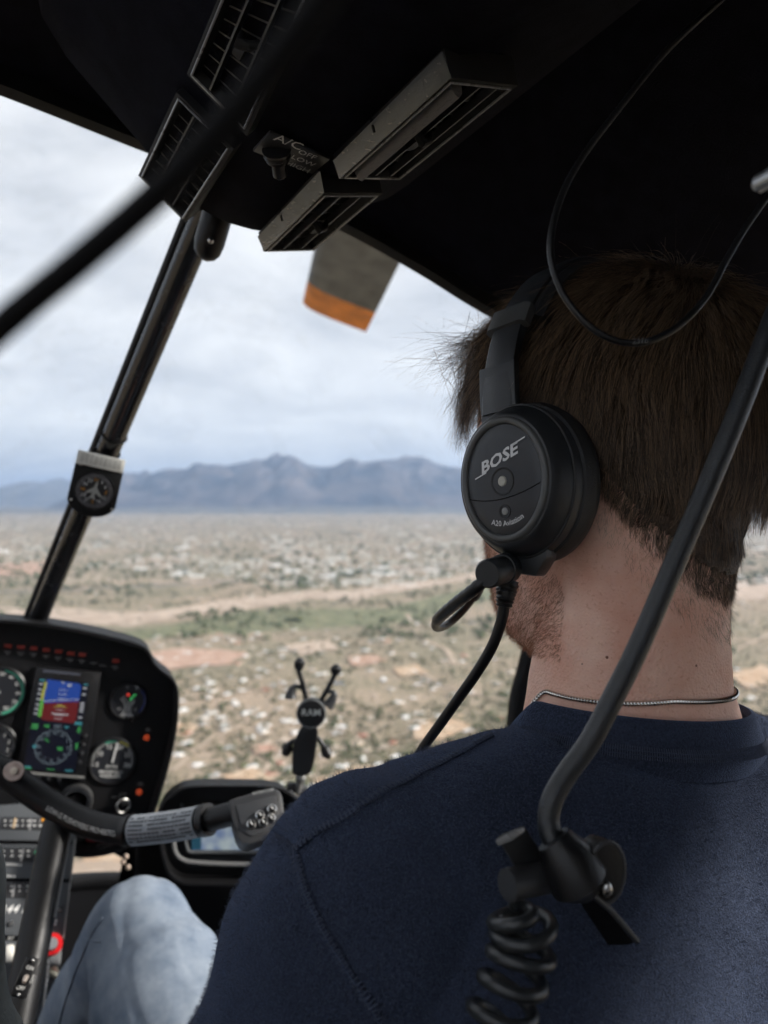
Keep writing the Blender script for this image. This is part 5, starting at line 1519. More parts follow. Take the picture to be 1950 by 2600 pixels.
jeans_me = remesh(jm, .005, 10, .5)
cj = get_co(jeans_me); nj = get_no(jeans_me)
kn = np.array(KNL); sh_ax = np.array((ANL - KNL).normalized()); rel = cj - kn
t = rel @ sh_ax; side = rel @ np.array(BU)
fold = np.sin(t * 60 + side * 50 + 6 * fbm(cj * 7, 2, 14)) * .0016 * np.clip((np.linalg.norm(rel, axis=1) - .03) / .08, 0, 1)
fold += (fbm(cj * np.array([9, 7, 5]), 3, 15) - .5) * .011 - .0022 * (1 - np.abs(2 * fbm(np.stack([side * 26, t * 7, rel @ np.array(BF) * 9], 1) + 7, 2, 16) - 1)) ** 4 + .003
fold -= .0 * np.exp(-((side + .012 + .12 * t) / .006) ** 2) * np.clip(t / .04, 0, 1)
cj = cj + nj * fold[:, None]; set_co(jeans_me, cj)
jeans = link('jeans', jeans_me, m_denim, pilot, angle=180)
jb = BVHTree.FromPolygons([v.co for v in jeans_me.vertices], [tuple(p.vertices) for p in jeans_me.polygons])
def seam_on(bvh, pxs, m, parent, w=.0013, name='seam'):
    pts = []
    for p in pxs:
        h = bvh.ray_cast(Vector((0, 0, 0)), ray(*p))
        if h[0] is not None: pts.append(h[0])
    if len(pts) < 3: return
    out = []
    for q_ in catmull(pts, 8):
        h = bvh.find_nearest(q_); out.append(h[0] + h[1] * .0006)
    b = MB(); b.tube(out, w, 6); b.build(name, m, parent)
seam_on(jb, [(262, 2330), (225, 2390), (195, 2460), (170, 2530), (150, 2600)], m_denim, jeans)
seam_on(jb, [(215, 2382), (235, 2388), (255, 2392)], m_denim, jeans, .001)
for an_ in (ANL, ANR):
    b = MB(); M = mat4(BU, BF, BW, an_ + BF * .06 - BW * .055); b.prism([(-.045, -.10), (.045, -.10), (.05, .05), (.04, .14), (0, .165), (-.04, .14), (-.05, .05)], -.03, -.008, M); b.prism([(-.040, -.095), (.040, -.095), (.044, .05), (.034, .13), (0, .15), (-.034, .13), (-.044, .05)], -.007, .03, M); b.build('shoe', mat('shoe_leather', (.05, .045, .04), .6), pilot, bevel=.01)

# ================================================================== HEADSET
hs = thing('headset', HC, 'black aviation headset with round ear cups worn by the pilot', 'headset')
m_hs = mat('headset_black', (0.017, 0.019, 0.022), .42, bump=.12, bscale=2500, rvar=.08, vscale=120)
m_hs2 = mat('headset_soft_black', (0.012, 0.0125, 0.014), .6, bump=.2, bscale=900)
m_bez = mat('bezel_graphite', (0.060, 0.062, 0.062), .36, rvar=.1, vscale=160, bump=.05, bscale=2000)
m_face = mat('faceplate_black', (0.018, 0.0205, 0.025), .40, rvar=.07, vscale=90, bump=.06, bscale=3000)
m_print = mat('silver_print', (0.62, 0.63, 0.64), .5)
def cup(sx):
    # cup frame: local x forward-ish in the cup plane, local y up, local z outwards
    out = Vector((sx * 1.0, -.05 if sx < 0 else -.05, -.03)).normalized()
    up = Vector((0, .10, 1)); up = (up - out * up.dot(out)).normalized()
    xx = up.cross(out)
    c = Vector((sx * .084, -.005, -.016))
    return HM4 @ mat4(xx, up, out, c) @ Matrix.Diagonal((.9, .9, .80, 1))
for sx in (-1, 1):
    K = cup(sx)
    b = MB(); b.lathe([((.030, .036), -.004), ((.040, .047), -.006), ((.0455, .0525), .000), ((.0465, .0535), .008), ((.0445, .0515), .016), ((.040, .046), .019)], K, 64, caps=False); b.build('cushion', m_hs2, hs)
    b = MB(); b.lathe([((.036, .042), .012), ((.0425, .0495), .014), ((.0432, .0502), .020), ((.0420, .0488), .028), ((.0392, .0455), .036), ((.0372, .0432), .0405), ((.0355, .0415), .0425), ((.0335, .0398), .0428), ((.0325, .0388), .0410), ((.031, .037), .0385)], K, 72, caps=True)
    sh = b.build('shell', m_hs, hs)
    b = MB(); b.torus(1.0, .0026, K @ Matrix.Translation((0, 0, .0425)), 80, 10, a=.0315, b=.0376); b.build('bezel', m_bez, hs)
    # face plate slightly domed, with a dished button well
    prof = [((.0300, .0361), .0400), ((.0296, .0357), .0426), ((.0285, .0345), .0432), ((.022, .0265), .0440), ((.012, .0145), .0446), ((.0002, .0002), .0448)]
    b = MB(); b.lathe(prof, K, 72, caps=True); fp = b.build('faceplate', m_face, hs, angle=25)
    Kc = K @ Matrix.Translation((0, 0, .0449))
    b = MB(); b.lathe([(.0090, -.0003), (.0088, .0002), (.0080, .0001), (.0050, -.0016), (.0036, -.002)], Kc @ Matrix.Translation((-.0004 * sx, -.0015, 0)), 40, caps=False); b.lathe([(.0090, -.0004), (.0002, -.0030)], Kc @ Matrix.Translation((-.0004 * sx, -.0015, 0)), 40, caps=False)
    b.build('button_well', m_hs2, hs)
    b = MB(); b.lathe([(.0036, -.0022), (.0034, -.0006), (.0028, .0004), (.0003, .0006)], Kc @ Matrix.Translation((-.0004 * sx, -.0015, .0004)), 28); b.build('button', mat('button_cream', (.42, .41, .36), .45, var=.1, vscale=400), hs)
    b = MB(); b.lathe([(.0046, -.0006), (.0044, .0004), (.0036, .0002), (.0026, -.001)], Kc @ Matrix.Translation((.0006 * sx, -.0205, -.0006)), 32, caps=False); b.build('button_well', m_hs2, hs)
    b = MB(); b.lathe([(.0025, -.0012), (.0023, .0002), (.0016, .0007), (.0002, .0008)], Kc @ Matrix.Translation((.0006 * sx, -.0205, -.0004)), 24); b.build('button', mat('button_grey', (.22, .225, .22), .45, var=.12, vscale=400), hs)
    # parting line of the battery door
    pts = []
    for i in range(25):
        u_ = -1 + 2 * i / 24; x = u_ * .0285; y = -.0075 - .0050 * (1 - u_ * u_)
        rr = math.sqrt((x / .030) ** 2 + (y / .0361) ** 2); z = np.interp(rr, [0, .4, .73, .95, .987, 1], [.0448, .0446, .0440, .0432, .0426, .040])
        pts.append(K @ Vector((x, y, float(z) + .00005)))
    b = MB(); b.tube(pts, .00028, 6); b.build('parting_line', m_dark, hs)
    if sx < 0:
        Kt = K @ Matrix.Translation((.0, .0130, .0449)) @ Matrix.Rotation(math.radians(13), 4, 'Z') @ Matrix.Rotation(math.radians(-2), 4, 'X')
        b = MB(); b.text('BOSE', .0104, Kt, shear=.34, sx=1.28, bold=.030)
        b.add([(-.0225, -.0042, 0), (-.0125, -.0042, 0), (-.0123, -.0033, 0), (-.0223, -.0033, 0)], [(0, 1, 2, 3)], Kt)
        b.add([(.0125, .0033, 0), (.0225, .0033, 0), (.0227, .0042, 0), (.0127, .0042, 0)], [(0, 1, 2, 3)], Kt)
        b.build('logo', m_print, hs, smooth=False)
        b = MB(); vs_, fs_ = text_geo('A20 Aviation', 'CENTER', .012); out_ = []
        for v in vs_:
            a = v.x * .0048 / .029; rr_ = .029 - v.y * .0048
            q_ = Vector((math.sin(a) * rr_, .0015 - math.cos(a) * rr_ * 1.02, 0)); e_ = math.sqrt((q_.x / .030) ** 2 + (q_.y / .0361) ** 2)
            q_.z = float(np.interp(e_, [0, .4, .73, .95, .987, 1], [.0448, .0446, .0440, .0432, .0426, .040])) + .0002; out_.append(q_)
        b.add(out_, fs_, K)
        b.build('model_lettering', m_print, hs, smooth=False)
    # step ring and latch on the rear of the shell
    b = MB(); b.torus(1.0, .0011, K @ Matrix.Translation((0, 0, .0265)), 72, 8, a=.0424, b=.0492); b.build('shell_groove', m_hs2, hs)
    b = MB()
    b.prism([(-.020, -.030), (.016, -.034), (.014, -.052), (.004, -.062), (-.012, -.058), (-.019, -.046)], .012, .026, K); b.build('cable_block', m_hs, hs, bevel=.002)
# head band
def band_path(a, r=1.0, y=0.0):
    """a: 0 left cup top ... pi right cup top"""
    return Vector((-math.cos(a) * .1010 * r, .008 + y, .026 + math.sin(a) * .118 * r))
arc = [math.pi * i / 40 for i in range(41)]
def sweep(name, w0, w1, th, r, sel, m, bev=.0008):
    rr = []
    for a in sel:
        p = band_path(a, r); t = (band_path(a + .01, r) - band_path(a - .01, r)).normalized(); n = Vector((-t.z, 0, t.x)) * -1
        if n.dot(p - Vector((0, 0, .05))) < 0: n = -n
        k = math.sin(a); w = w0 + (w1 - w0) * k
        rr.append([HM4 @ (p + Vector((0, sgy * w / 2, 0)) + n * h) for sgy, h in ((-1, 0), (-1, th * .7), (-.8, th), (.8, th), (1, th * .7), (1, 0))])
    b = MB(); b.rings(rr, True); return b.build(name, m, hs, angle=40)
sweep('head_band', .018, .028, .0045, 1.0, [a for a in arc if .28 < a < math.pi - .28], m_hs)
sweep('band_cushion', .034, .044, .012, .90, [a for a in arc if .5 < a < math.pi - .5], m_hs2)
for sg in (-1, 1):
    s0 = [0, .08, .16, .24, .32, .40, .48]; sel = s0 if sg < 0 else [math.pi - a for a in s0]
    sweep('slider', .023, .021, .0050, 1.02, sel, m_hs)
    sel = [.46, .52, .58] if sg < 0 else [math.pi - a for a in (.46, .52, .58)]
    sweep('slider_collar', .031, .031, .0078, 1.015, sel, m_bez)
    a_ = Vector((sg * .101, .008, .034)); c_ = Vector((sg * .1025, .003, .002))
    b = MB(); b.rings([[HM4 @ (p + Vector((sg * h, w, 0))) for w, h in ((-.014, 0), (.014, 0), (.014, .005), (-.014, .005))] for p in (a_ + Vector((0, 0, .022)), a_, a_.lerp(c_, .5), c_)], True); b.build('yoke', m_hs, hs, bevel=.0010)
    lm = HM4 @ mat4(Vector((0, -sg * -1.0, 0)) if False else Vector((0, 1, 0)) * (1 if sg > 0 else -1) * -1, Vector((0, 0, 1)), Vector((sg, 0, 0)), Vector((sg * .1068, .008, .040)))
    b = MB(); b.text('L' if sg < 0 else 'R', .008, lm); b.build('side_letter', m_dark, hs, smooth=False)
# microphone boom, its pivot and the cable
KL = cup(-1)
pv = P(1262, 1450, .415)
pd = (P(1228, 1462, .398) - P(1300, 1440, .428)).normalized()
b = MB(); b.tube([pv - pd * .014, pv - pd * .006, pv - pd * .0055, pv + pd * .011, pv + pd * .0125], [.0088, .0088, .0081, .0081, .0070], 28); b.build('boom_pivot', m_hs, hs)
bm_pts = catmull([pv + pd * .006 + P(1235, 1478, .40) - P(1240, 1470, .40), P(1205, 1495, .412), P(1160, 1530, .43), P(1122, 1562, .455), P(1106, 1582, .48), P(1110, 1594, .50), P(1135, 1586, .52), P(1170, 1556, .535), P(1204, 1515, .55)], 6)
b = MB(); rad_ = [.0034 + (.0004 if i % 2 else 0) if i < 22 else .0028 for i in range(len(bm_pts))]; b.tube(bm_pts, rad_, 12); b.build('microphone_boom', m_rubber, hs)
mc = P(1216, 1500, .553)
b = MB(); b.sphere((0, 0, 0), (.009, .006, .006), 16, 10, mat4((mc - bm_pts[-3]).normalized(), UPV, FWD, mc)); b.build('microphone', m_hs2, hs)
b = MB(); st = [P(1290, 1475, .425), P(1286, 1498, .424), P(1284, 1512, .423), P(1282, 1526, .423), P(1280, 1540, .423)]
sr = catmull(st, 6); b.tube(sr, [.0062 - .0022 * i / len(sr) + (.0006 if (i // 2) % 2 else 0) for i in range(len(sr))], 16); b.build('strain_relief', m_rubber, hs)
b = MB(); b.tube(catmull([P(1281, 1536, .423), P(1272, 1580, .425), P(1250, 1640, .43), P(1212, 1705, .44), P(1165, 1772, .455), P(1115, 1842, .475), P(1070, 1905, .50), P(1040, 1960, .53), P(1020, 2060, .55)], 8), .0033, 12); b.build('headset_lead', m_rubber, hs)

# ================================================================== CONTROL BAR (cyclic)
cy = thing('control_stick', P(40, 2640, .72), 'black T shaped control stick with a printed collar and button box on its bar', 'control stick')
m_bar = mat('bar_satin_black', (0.006, 0.0062, 0.007), .45, spec=.3, rvar=.1, vscale=60, bump=.05, bscale=1200)
barp = catmull([P(-60, 1935, .84), P(0, 1955, .84), P(45, 1985, .84), P(100, 2025, .838), P(160, 2062, .835), P(220, 2090, .832), P(285, 2105, .828), P(340, 2108, .822), P(420, 2100, .812), P(500, 2087, .80), P(560, 2074, .79), P(610, 2060, .782)], 8)
b = MB(); nb0 = len(barp); b.tube(barp, [.0150 if i < 60 else .0122 for i in range(nb0)], 24); b.build('bar', m_bar, cy)
b = MB(); b.tube([barp[i] for i in range(56, 74)], .0162, 24); b.build('printed_collar', mat('grey_placard', (.30, .32, .345), .55, var=.12, vscale=160), cy)
pr = MB()
for i in range(57, 73):
    c0 = barp[i]; t = (barp[i + 1] - barp[i - 1]).normalized(); toc = (-c0).normalized(); toc = (toc - t * toc.dot(t)).normalized(); w = t.cross(toc)
    for k in range(-3, 4):
        a = k * .27
        if random.random() < .9: pr.box(.0052 * random.uniform(.6, 1), .0022, .0003, mat4(t, (w * math.cos(a) - toc * math.sin(a)), toc * math.cos(a) + w * math.sin(a), c0 + (toc * math.cos(a) + w * math.sin(a)) * .0163))
pr.build('collar_print', mat('dark_print', (.06, .066, .075), .6), cy, smooth=False)
for i in (54, 75):
    b = MB(); b.tube([barp[i - 1], barp[i], barp[i + 1]], .0168, 24); b.build('collar_ring', m_rubber, cy)
b = MB(); vs_, fs_ = text_geo('LOW-G PUSHOVERS PROHIBITED', 'CENTER', .004); out_ = []
cum = [0.0]
for i in range(1, nb0): cum.append(cum[-1] + (barp[i] - barp[i - 1]).length)
mid_s = cum[40]; wmax = max(abs(v.x) for v in vs_); fx = .0445 / wmax; fy = .0080
for v in vs_:
    sx_ = mid_s + v.x * fx; i = max(0, min(nb0 - 2, int(np.searchsorted(cum, sx_)) - 1)); fr_ = (sx_ - cum[i]) / (cum[i + 1] - cum[i])
    c0 = barp[i].lerp(barp[i + 1], fr_); t = (barp[min(i + 2, nb0 - 1)] - barp[max(i - 1, 0)]).normalized(); toc = (-c0).normalized(); toc = (toc - t * toc.dot(t)).normalized(); w = toc.cross(t)
    a = -.30 + v.y * fy / .0153; out_.append(c0 + (toc * math.cos(a) + w * math.sin(a)) * .0154)
b.add(out_, fs_)
b.build('warning_lettering', m_white_ink, cy, smooth=False)
ec = P(35, 1958, .80); en = (-ec).normalized()
Me = mat4(RGT, en.cross(RGT), en, ec)
b = MB(); b.lathe([(.0118, -.045), (.0118, 0)], Me, 28); b.build('pivot_tube', m_bar, cy)
b = MB(); b.lathe([(.0113, .0), (.0113, .003), (.0102, .004), (.0092, .0032), (.0002, .0030)], Me, 32); b.build('end_cap', mat('cream_cap', (.42, .33, .29), .5, var=.12, vscale=150), cy)
b = MB(); b.lathe([(.0042, .003), (.0040, .006), (.0032, .0068), (.0002, .0068)], Me, 24); b.build('cap_pin', mat('cream_pin', (.52, .45, .36), .5), cy)
stp = catmull([P(150, 2085, .838), P(134, 2150, .825), P(110, 2270, .80), P(84, 2400, .77), P(55, 2540, .735), P(20, 2720, .69)], 6)
b = MB(); b.tube(stp, .0165, 24); b.build('stick', m_bar, cy)
b = MB(); b.tube([p + RGT * .017 + UPV * .002 for p in stp[2:16]], .0018, 6); b.build('stick_wire', mat('wire_grey', (.20, .20, .20), .5), cy)
# trim switch with ON / OFF lettering near the foot of the stick
ts = P(66, 2482, .72); tsn = (-ts).normalized(); tsu = (RGT * .97 - UPV * .24).normalized(); tsu = (tsu - tsn * tsu.dot(tsn)).normalized(); tsv = tsn.cross(tsu)
b = MB(); b.box(.015, .034, .005, mat4(tsu, tsv, tsn, ts - tsn * .002)); b.build('switch_plate', m_black, cy, bevel=.003)
b = MB(); b.text('ON', .0046, mat4(tsu, tsv, tsn, ts + tsv * .008 + tsn * .002)); b.text('OFF', .0046, mat4(tsu, tsv, tsn, ts - tsv * .009 - tsu * .001 + tsn * .002)); b.text('GOV', .0036, mat4(tsv, -tsu, tsn, ts + tsu * .0062 + tsn * .002)); b.build('switch_lettering', m_white_ink, cy, smooth=False)
b = MB(); b.tube([ts, ts + tsn * .004, ts + tsn * .007 - tsv * .004, ts + tsn * .0075 - tsv * .005], [.0030, .0026, .0019, .0006], 14); b.build('switch_toggle', mat('warm_metal', (.6, .5, .42), .3, metal=.9), cy)
for q_ in (.0145, -.0145):
    b = MB(); b.sphere(ts + tsv * q_ + tsn * .002, .0016, 10, 6); b.build('screw', m_steel, cy)
# button box on the right end
bx0 = P(652, 2066, .775); bxn = (-bx0).normalized() * .8 + UPV * .30 + RGT * .06; bxu = (P(705, 2000, .775) - P(575, 2035, .775)).normalized()
Bx = Plane(bx0, bxu, bxn); kx = Bx.s(652, 2066)
bxp = [(578, 2032), (600, 2024), (690, 1999), (708, 2003), (716, 2018), (722, 2060), (726, 2098), (718, 2114), (690, 2126), (632, 2144), (612, 2140), (600, 2120), (592, 2090), (584, 2058)]
b = MB(); b.slab([Bx.pt(*p) for p in bxp], Bx.n * -.030); b.build('button_box', m_grey_pl, cy, bevel=.003)
b = MB(); b.slab([Bx.pt(*p, .0005) for p in [(600, 2046), (700, 2020), (712, 2092), (640, 2124), (616, 2112)]], Bx.n * .0012); b.build('box_lid', mat('lid_grey', (.042, .044, .048), .45, rvar=.08, vscale=90), cy, bevel=.0008)
for x, y in ((638, 2095), (660, 2072), (690, 2056), (668, 2090), (688, 2080)):
    b = MB(); M = Bx.at(x, y, .0015); b.lathe([(12 * kx, 0), (12 * kx, .003), (9 * kx, .0042), (8 * kx, .003)], M, 20, caps=False); b.build('button_collar', m_steel, cy)
    b = MB(); b.lathe([(8 * kx, .001), (8 * kx, .0055), (6 * kx, .0065), (.5 * kx, .0065)], M, 18); b.build('button', m_rubber, cy)
    b = MB(); b.box(3 * kx, 9 * kx, .0006, M @ Matrix.Translation((0, 0, .0068)) @ Matrix.Rotation(.5, 4, 'Z')); b.build('button_slot', m_white_ink, cy, smooth=False)
b = MB(); b.text('INTERCOM', 11 * kx, Bx.at(668, 2010, .0006, 3)); b.build('box_lettering', mat('dim_ink', (.3, .31, .31), .6), cy, smooth=False)

# ================================================================== CENTRE CONSOLE BELOW THE PANEL
CU_, CF_, CW_ = frame(20, 9, 0)
Con = Plane(P(100, 2140, 1.02), CU_, -CF_ * .82 + CW_ * .57)
cons = thing('centre_console', Con.pt(90, 2600), 'grey lower console with three rows of small gauges and a red fuel knob', 'console')
ck = Con.s(90, 2200)
def cq(*px): return [Con.pt(*p) for p in px]
b = MB(); b.slab(cq((-260, 2050), (5, 2042), (60, 2038), (196, 2052), (192, 2140), (176, 2260), (160, 2383), (-300, 2360)), Con.n * -.10); b.build('upper_panel', m_console, cons, bevel=.003)
b = MB(); b.slab(cq((-300, 2372), (159, 2394), (148, 2520), (140, 2680), (-320, 2660)), Con.n * -.10); b.build('lower_panel', m_console, cons, bevel=.003)
b = MB(); b.slab(cq((190, 2130), (194, 2130), (163, 2383), (159, 2383)), Con.n * .002); b.build('edge_trim', mat('console_edge', (.22, .22, .21), .4), cons, smooth=False)
b = MB(); b.slab(cq((-320, 2680), (140, 2700), (110, 3000), (-320, 3000)), Con.n * -.10); b.build('front_skirt', m_black, cons, smooth=False)
for (x0, y0, x1, y1) in ((5, 2078, 122, 2106), (-40, 2155, 115, 2186), (-60, 2244, 92, 2278)):
    g = MB(); g.slab(cq((x0, y0 - 4), (x1, y0 - 2), (x1 - 4, y1 + 2), (x0 - 3, y1)), Con.n * .0015); go_ = g.build('gauge_strip', mat('gauge_recess', (.024, .025, .028), .4), cons, bevel=.001)
    g = MB(); 
    for j in range(14):
        g.box(random.uniform(3, 7) * ck, random.uniform(3, 5) * ck, .0002, Con.at(x0 + 8 + (x1 - x0 - 20) * (j % 7) / 6.5, y0 + 6 + (j // 7) * 12, .0018))
    g.build('gauge_marks', m_white_ink, go_, smooth=False)
    g = MB(); g.box(4 * ck, 30 * ck, .0004, Con.at(x0 + (x1 - x0) * .62, (y0 + y1) / 2 + 1, .0018)); g.build('divider', mat('divider_grey', (.30, .30, .30), .5), go_, smooth=False)
b = MB(); b.box(5 * ck, 26 * ck, .0006, Con.at(37, 2090, .0022)); b.build('fuel_needle', mat('needle_cream', (.62, .46, .28), .5), cons, smooth=False)
b = MB(); b.lathe([(6 * ck, 0), (5 * ck, .002), (.3 * ck, .0024)], Con.at(112, 2081, .002), 16); b.build('amber_lamp', mat('amber_lamp', (.6, .25, .02), .4, emit=(1, .4, .03), estr=.5), cons)
b = MB(); b.box(18 * ck, 8 * ck, .0004, Con.at(97, 2164, .002)); b.build('green_flag', mat('green_flag', (.06, .36, .17), .5, emit=(.1, .6, .3), estr=.15), cons, smooth=False)
b = MB(); b.box(10 * ck, 8 * ck, .0004, Con.at(77, 2251, .002)); b.build('green_flag', mat('pale_green_flag', (.10, .30, .19), .5), cons, smooth=False)
for x, y, w in ((38, 2194, 42), (33, 2224, 28)):
    b = MB()
    for j in range(int(w / 6)): b.box(4 * ck, 5 * ck, .0002, Con.at(x - w / 2 + j * 6, y + j * .4, .0006))
    b.build('caption', m_white_ink, cons, smooth=False)
for y in (2136, 2232):
    b = MB(); b.slab(cq((-280, y - 6), (184, y), (182, y + 8), (-280, y + 4)), Con.n * .0012); b.build('panel_gap', m_dark, cons, smooth=False)
b = MB(); b.text('R44 Raven', 30 * ck, Con.at(66, 2308, .0012), shear=.35); b.build('name_lettering', mat('bright_ink', (.75, .75, .73), .5), cons, smooth=False)
for x, y in ((150, 2312), (148, 2252), (28, 2345)):
    b = MB(); b.lathe([(6 * ck, 0), (6 * ck, .002), (4 * ck, .0035), (.3 * ck, .0035)], Con.at(x, y, .0005), 16); b.build('screw', m_steel, cons)
b = MB(); b.box(18 * ck, 5 * ck, .0002, Con.at(136, 2338, .001)); b.box(16 * ck, 5 * ck, .0002, Con.at(135, 2347, .001)); b.text('ALT', 9 * ck, Con.at(28, 2382, .001)); b.build('caption', m_white_ink, cons, smooth=False)
b = MB(); b.slab(cq((14, 2400), (37, 2398), (35, 2444), (13, 2446)), Con.n * .008); b.build('rocker_switch', mat('rocker_white', (.72, .70, .64), .4), cons, bevel=.003)
M = Con.at(130, 2400, .002)
b = MB(); b.lathe([(27 * ck, 0), (28 * ck, .006), (26 * ck, .012), (17 * ck, .012), (16 * ck, .006)], M, 36, caps=False); b.build('fuel_guard', mat('bright_red_plastic', (.62, .012, .016), .35, rvar=.08, vscale=80), cons)
b = MB(); b.lathe([(15.5 * ck, .002), (15.5 * ck, .018), (14 * ck, .021), (.5 * ck, .021)], M, 28); b.build('fuel_knob', mat('knob_alloy', (.55, .57, .60), .35, metal=.8, rvar=.1, vscale=200), cons)
ch = thing('ball_chain', Con.pt(124, 2440), 'thin silver ball chain hanging below the red fuel knob', 'chain')
b = MB()
cpts = catmull([Con.pt(124, 2438, .012), Con.pt(121, 2480, .02), Con.pt(117, 2510, .022), Con.pt(112, 2550, .02), Con.pt(104, 2600, .02), Con.pt(98, 2640, .02)], 9)
for p in cpts: b.sphere(p, .0017, 8, 6)
b.tube(cpts, .0005, 5); b.build('beads', m_steel, ch)
b = MB(); b.tube([Con.pt(136, 2466, .004), Con.pt(140, 2472, .012), Con.pt(150, 2480, .016), Con.pt(156, 2482, .016)], [.006, .005, .0045, .003], 12); b.build('small_valve', mat('brass_pale', (.6, .55, .42), .35, metal=.8), cons)

# ================================================================== NAVIGATION SCREEN ON THE RIGHT
Nv = Plane(P(560, 2110, 1.0), frame(14, 4, 0)[0], -frame(14, 4, 0)[1] + UPV * .25)
nv = thing('navigation_screen', Nv.pt(560, 2200), 'hooded navigation screen with a pale map, partly hidden by the button box', 'navigation screen')
kq = Nv.s(560, 2110)
hpx = [(398, 2064), (415, 2030), (440, 2008), (475, 1993), (560, 1990), (690, 1993), (735, 2010), (765, 2034), (800, 2080), (810, 2160), (770, 2230), (520, 2240), (440, 2225), (410, 2160)]
hh = [Nv.pt(*p) for p in hpx]; hcen = sum(hh, Vector()) / len(hh); hh = catmull(hh + [hh[0]], 4)[:-1]
ii = [p.lerp(hcen, .035) for p in hh]
b = MB(); b.rings([[p - Nv.n * .06 for p in hh], [p + Nv.n * .02 for p in hh], [p + Nv.n * .021 for p in ii], [p - Nv.n * .030 for p in ii]], caps=False); b.build('hood', m_matte, nv, angle=40)
b = MB(); b.slab([p - Nv.n * .029 for p in ii], Nv.n * -.02); b.build('back_plate', m_black, nv, smooth=False)
b = MB(); b.slab([Nv.pt(*p, -.028) for p in [(470, 2196), (770, 2196), (770, 2040), (470, 2040)]], Nv.n * .012); b.build('unit_body', m_black, nv, bevel=.004)
b = MB(); b.slab([Nv.pt(*p, -.0155) for p in [(486, 2158), (730, 2158), (730, 2064), (490, 2064)]], Nv.n * .0006)
m_map = mat('map_screen', (.05, .06, .07), .3)
mnt = m_map.node_tree; mb_ = mnt.nodes['Principled BSDF']; mt = mnt.nodes.new('ShaderNodeTexNoise'); mt.inputs['Scale'].default_value = 45; mt.inputs['Detail'].default_value = 5
mrr = mnt.nodes.new('ShaderNodeValToRGB'); mrr.color_ramp.elements[0].position = .38; mrr.color_ramp.elements[1].position = .62; mrr.color_ramp.elements[0].color = (.12, .17, .30, 1); mrr.color_ramp.elements[1].color = (.34, .40, .42, 1)
mtc = mnt.nodes.new('ShaderNodeTexCoord'); mnt.links.new(mtc.outputs['Object'], mt.inputs['Vector']); mnt.links.new(mt.outputs['Fac'], mrr.inputs[0]); mnt.links.new(mrr.outputs[0], mb_.inputs['Emission Color']); mb_.inputs['Emission Strength'].default_value = .45
b.build('map', m_map, nv, smooth=False)
b = MB(); b.slab([Nv.pt(*p, -.0145) for p in [(486, 2157), (510, 2157), (512, 2096), (490, 2096)]], Nv.n * .0004); b.build('map_sidebar', emis('sidebar_teal', (.02, .10, .16), .8), nv, smooth=False)
b = MB(); b.tube(catmull([Nv.pt(*p, -.012) for p in [(462, 2040), (466, 2100), (474, 2150), (484, 2163), (520, 2164), (620, 2164), (740, 2164)]], 6), .0025, 8); b.build('screen_frame', mat('frame_grey', (.10, .105, .11), .4), nv)
b = MB(); b.tube(catmull([Nv.pt(*p, .004) for p in [(440, 2080), (440, 2130), (446, 2165), (466, 2184), (500, 2190), (580, 2194), (680, 2195)]], 8), .0032, 8); b.build('edge_welt', mat('welt_grey', (.12, .12, .12), .7, bump=.4, bscale=600), nv)
b = MB(); b.tube(catmull([Nv.pt(*p, .010) for p in [(735, 2010), (748, 2022), (762, 2036), (775, 2052)]], 6), .003, 8); b.build('hood_welt', m_grey_pl, nv)
ped = MB(); ped.slab([P(330, 2130, 1.16), P(440, 2090, 1.14), P(850, 2100, 1.10), P(880, 2500, 1.05), P(330, 2480, 1.08)], FWD * .12); structure(ped.build('nose_pedestal', m_dark, None, bevel=.02))
b = MB(); b.slab([P(240, 2140, 1.2), P(330, 2110, 1.2), P(345, 2280, 1.15), P(300, 2240, 1.15), P(312, 2180, 1.17)], FWD * .03)
structure(b.build('panel_bracket', m_dark, None, smooth=False))
for k, (x, y) in enumerate(((320, 2175), (312, 2188), (325, 2202))):
    b = MB(); b.sphere(P(x, y, 1.13), .0042, 10, 6)
    b.build('pale_connector', mat('connector_tan', (.42, .33, .27), .5), nv)
b = MB(); b.tube(catmull([P(250, 2150, 1.05), P(280, 2140, 1.02), P(320, 2120, .95), P(345, 2118, .86)], 6), .004, 8); b.build('loose_wire', m_rubber, cy)

# ================================================================== PHONE HOLDER
D_ = 1.04
ph = thing('phone_holder', P(765, 2000, D_), 'empty spring phone holder with four fingers on a ball arm above the navigation screen', 'phone holder')
def px_tube(pts, r, m, name, d=D_, n=10, par=ph):
    b = MB(); b.tube(catmull([P(*p, d + (dd if False else 0)) for p in pts for dd in (0,)], 5), r, n); return b.build(name, m, par)
b = MB(); b.lathe([(.020, -.012), (.0205, -.002), (.0195, .0), (.0165, .0015), (.0002, .0015)], mat4(RGT, UPV, -FWD, P(790, 1812, D_ - .02)), 36); b.build('disc', m_black, ph)
b = MB(); b.torus(.0192, .0013, mat4(RGT, UPV, -FWD, P(790, 1812, D_ - .0195)), 36, 8); b.build('disc_rim', mat('rim_grey', (.16, .17, .17), .3), ph)
b = MB(); b.text('RAM', .0135, mat4(RGT, UPV, -FWD, P(790, 1810, D_ - .0222)), sx=1.0); b.build('lettering', mat('pale_ink', (.45, .48, .47), .6), ph, smooth=False)
b = MB(); b.rings([[P(x + dx, y, D_ + dz) for dx, dz in ((-w, -.010), (w, -.012), (w, .012), (-w, .012))] for x, y, w in ((785, 1840, 18), (782, 1860, 26), (774, 1890, 30), (770, 1930, 29), (766, 1958, 25), (764, 1968, 20))], True); b.build('clamp_arm', m_rubber, ph, bevel=.003)
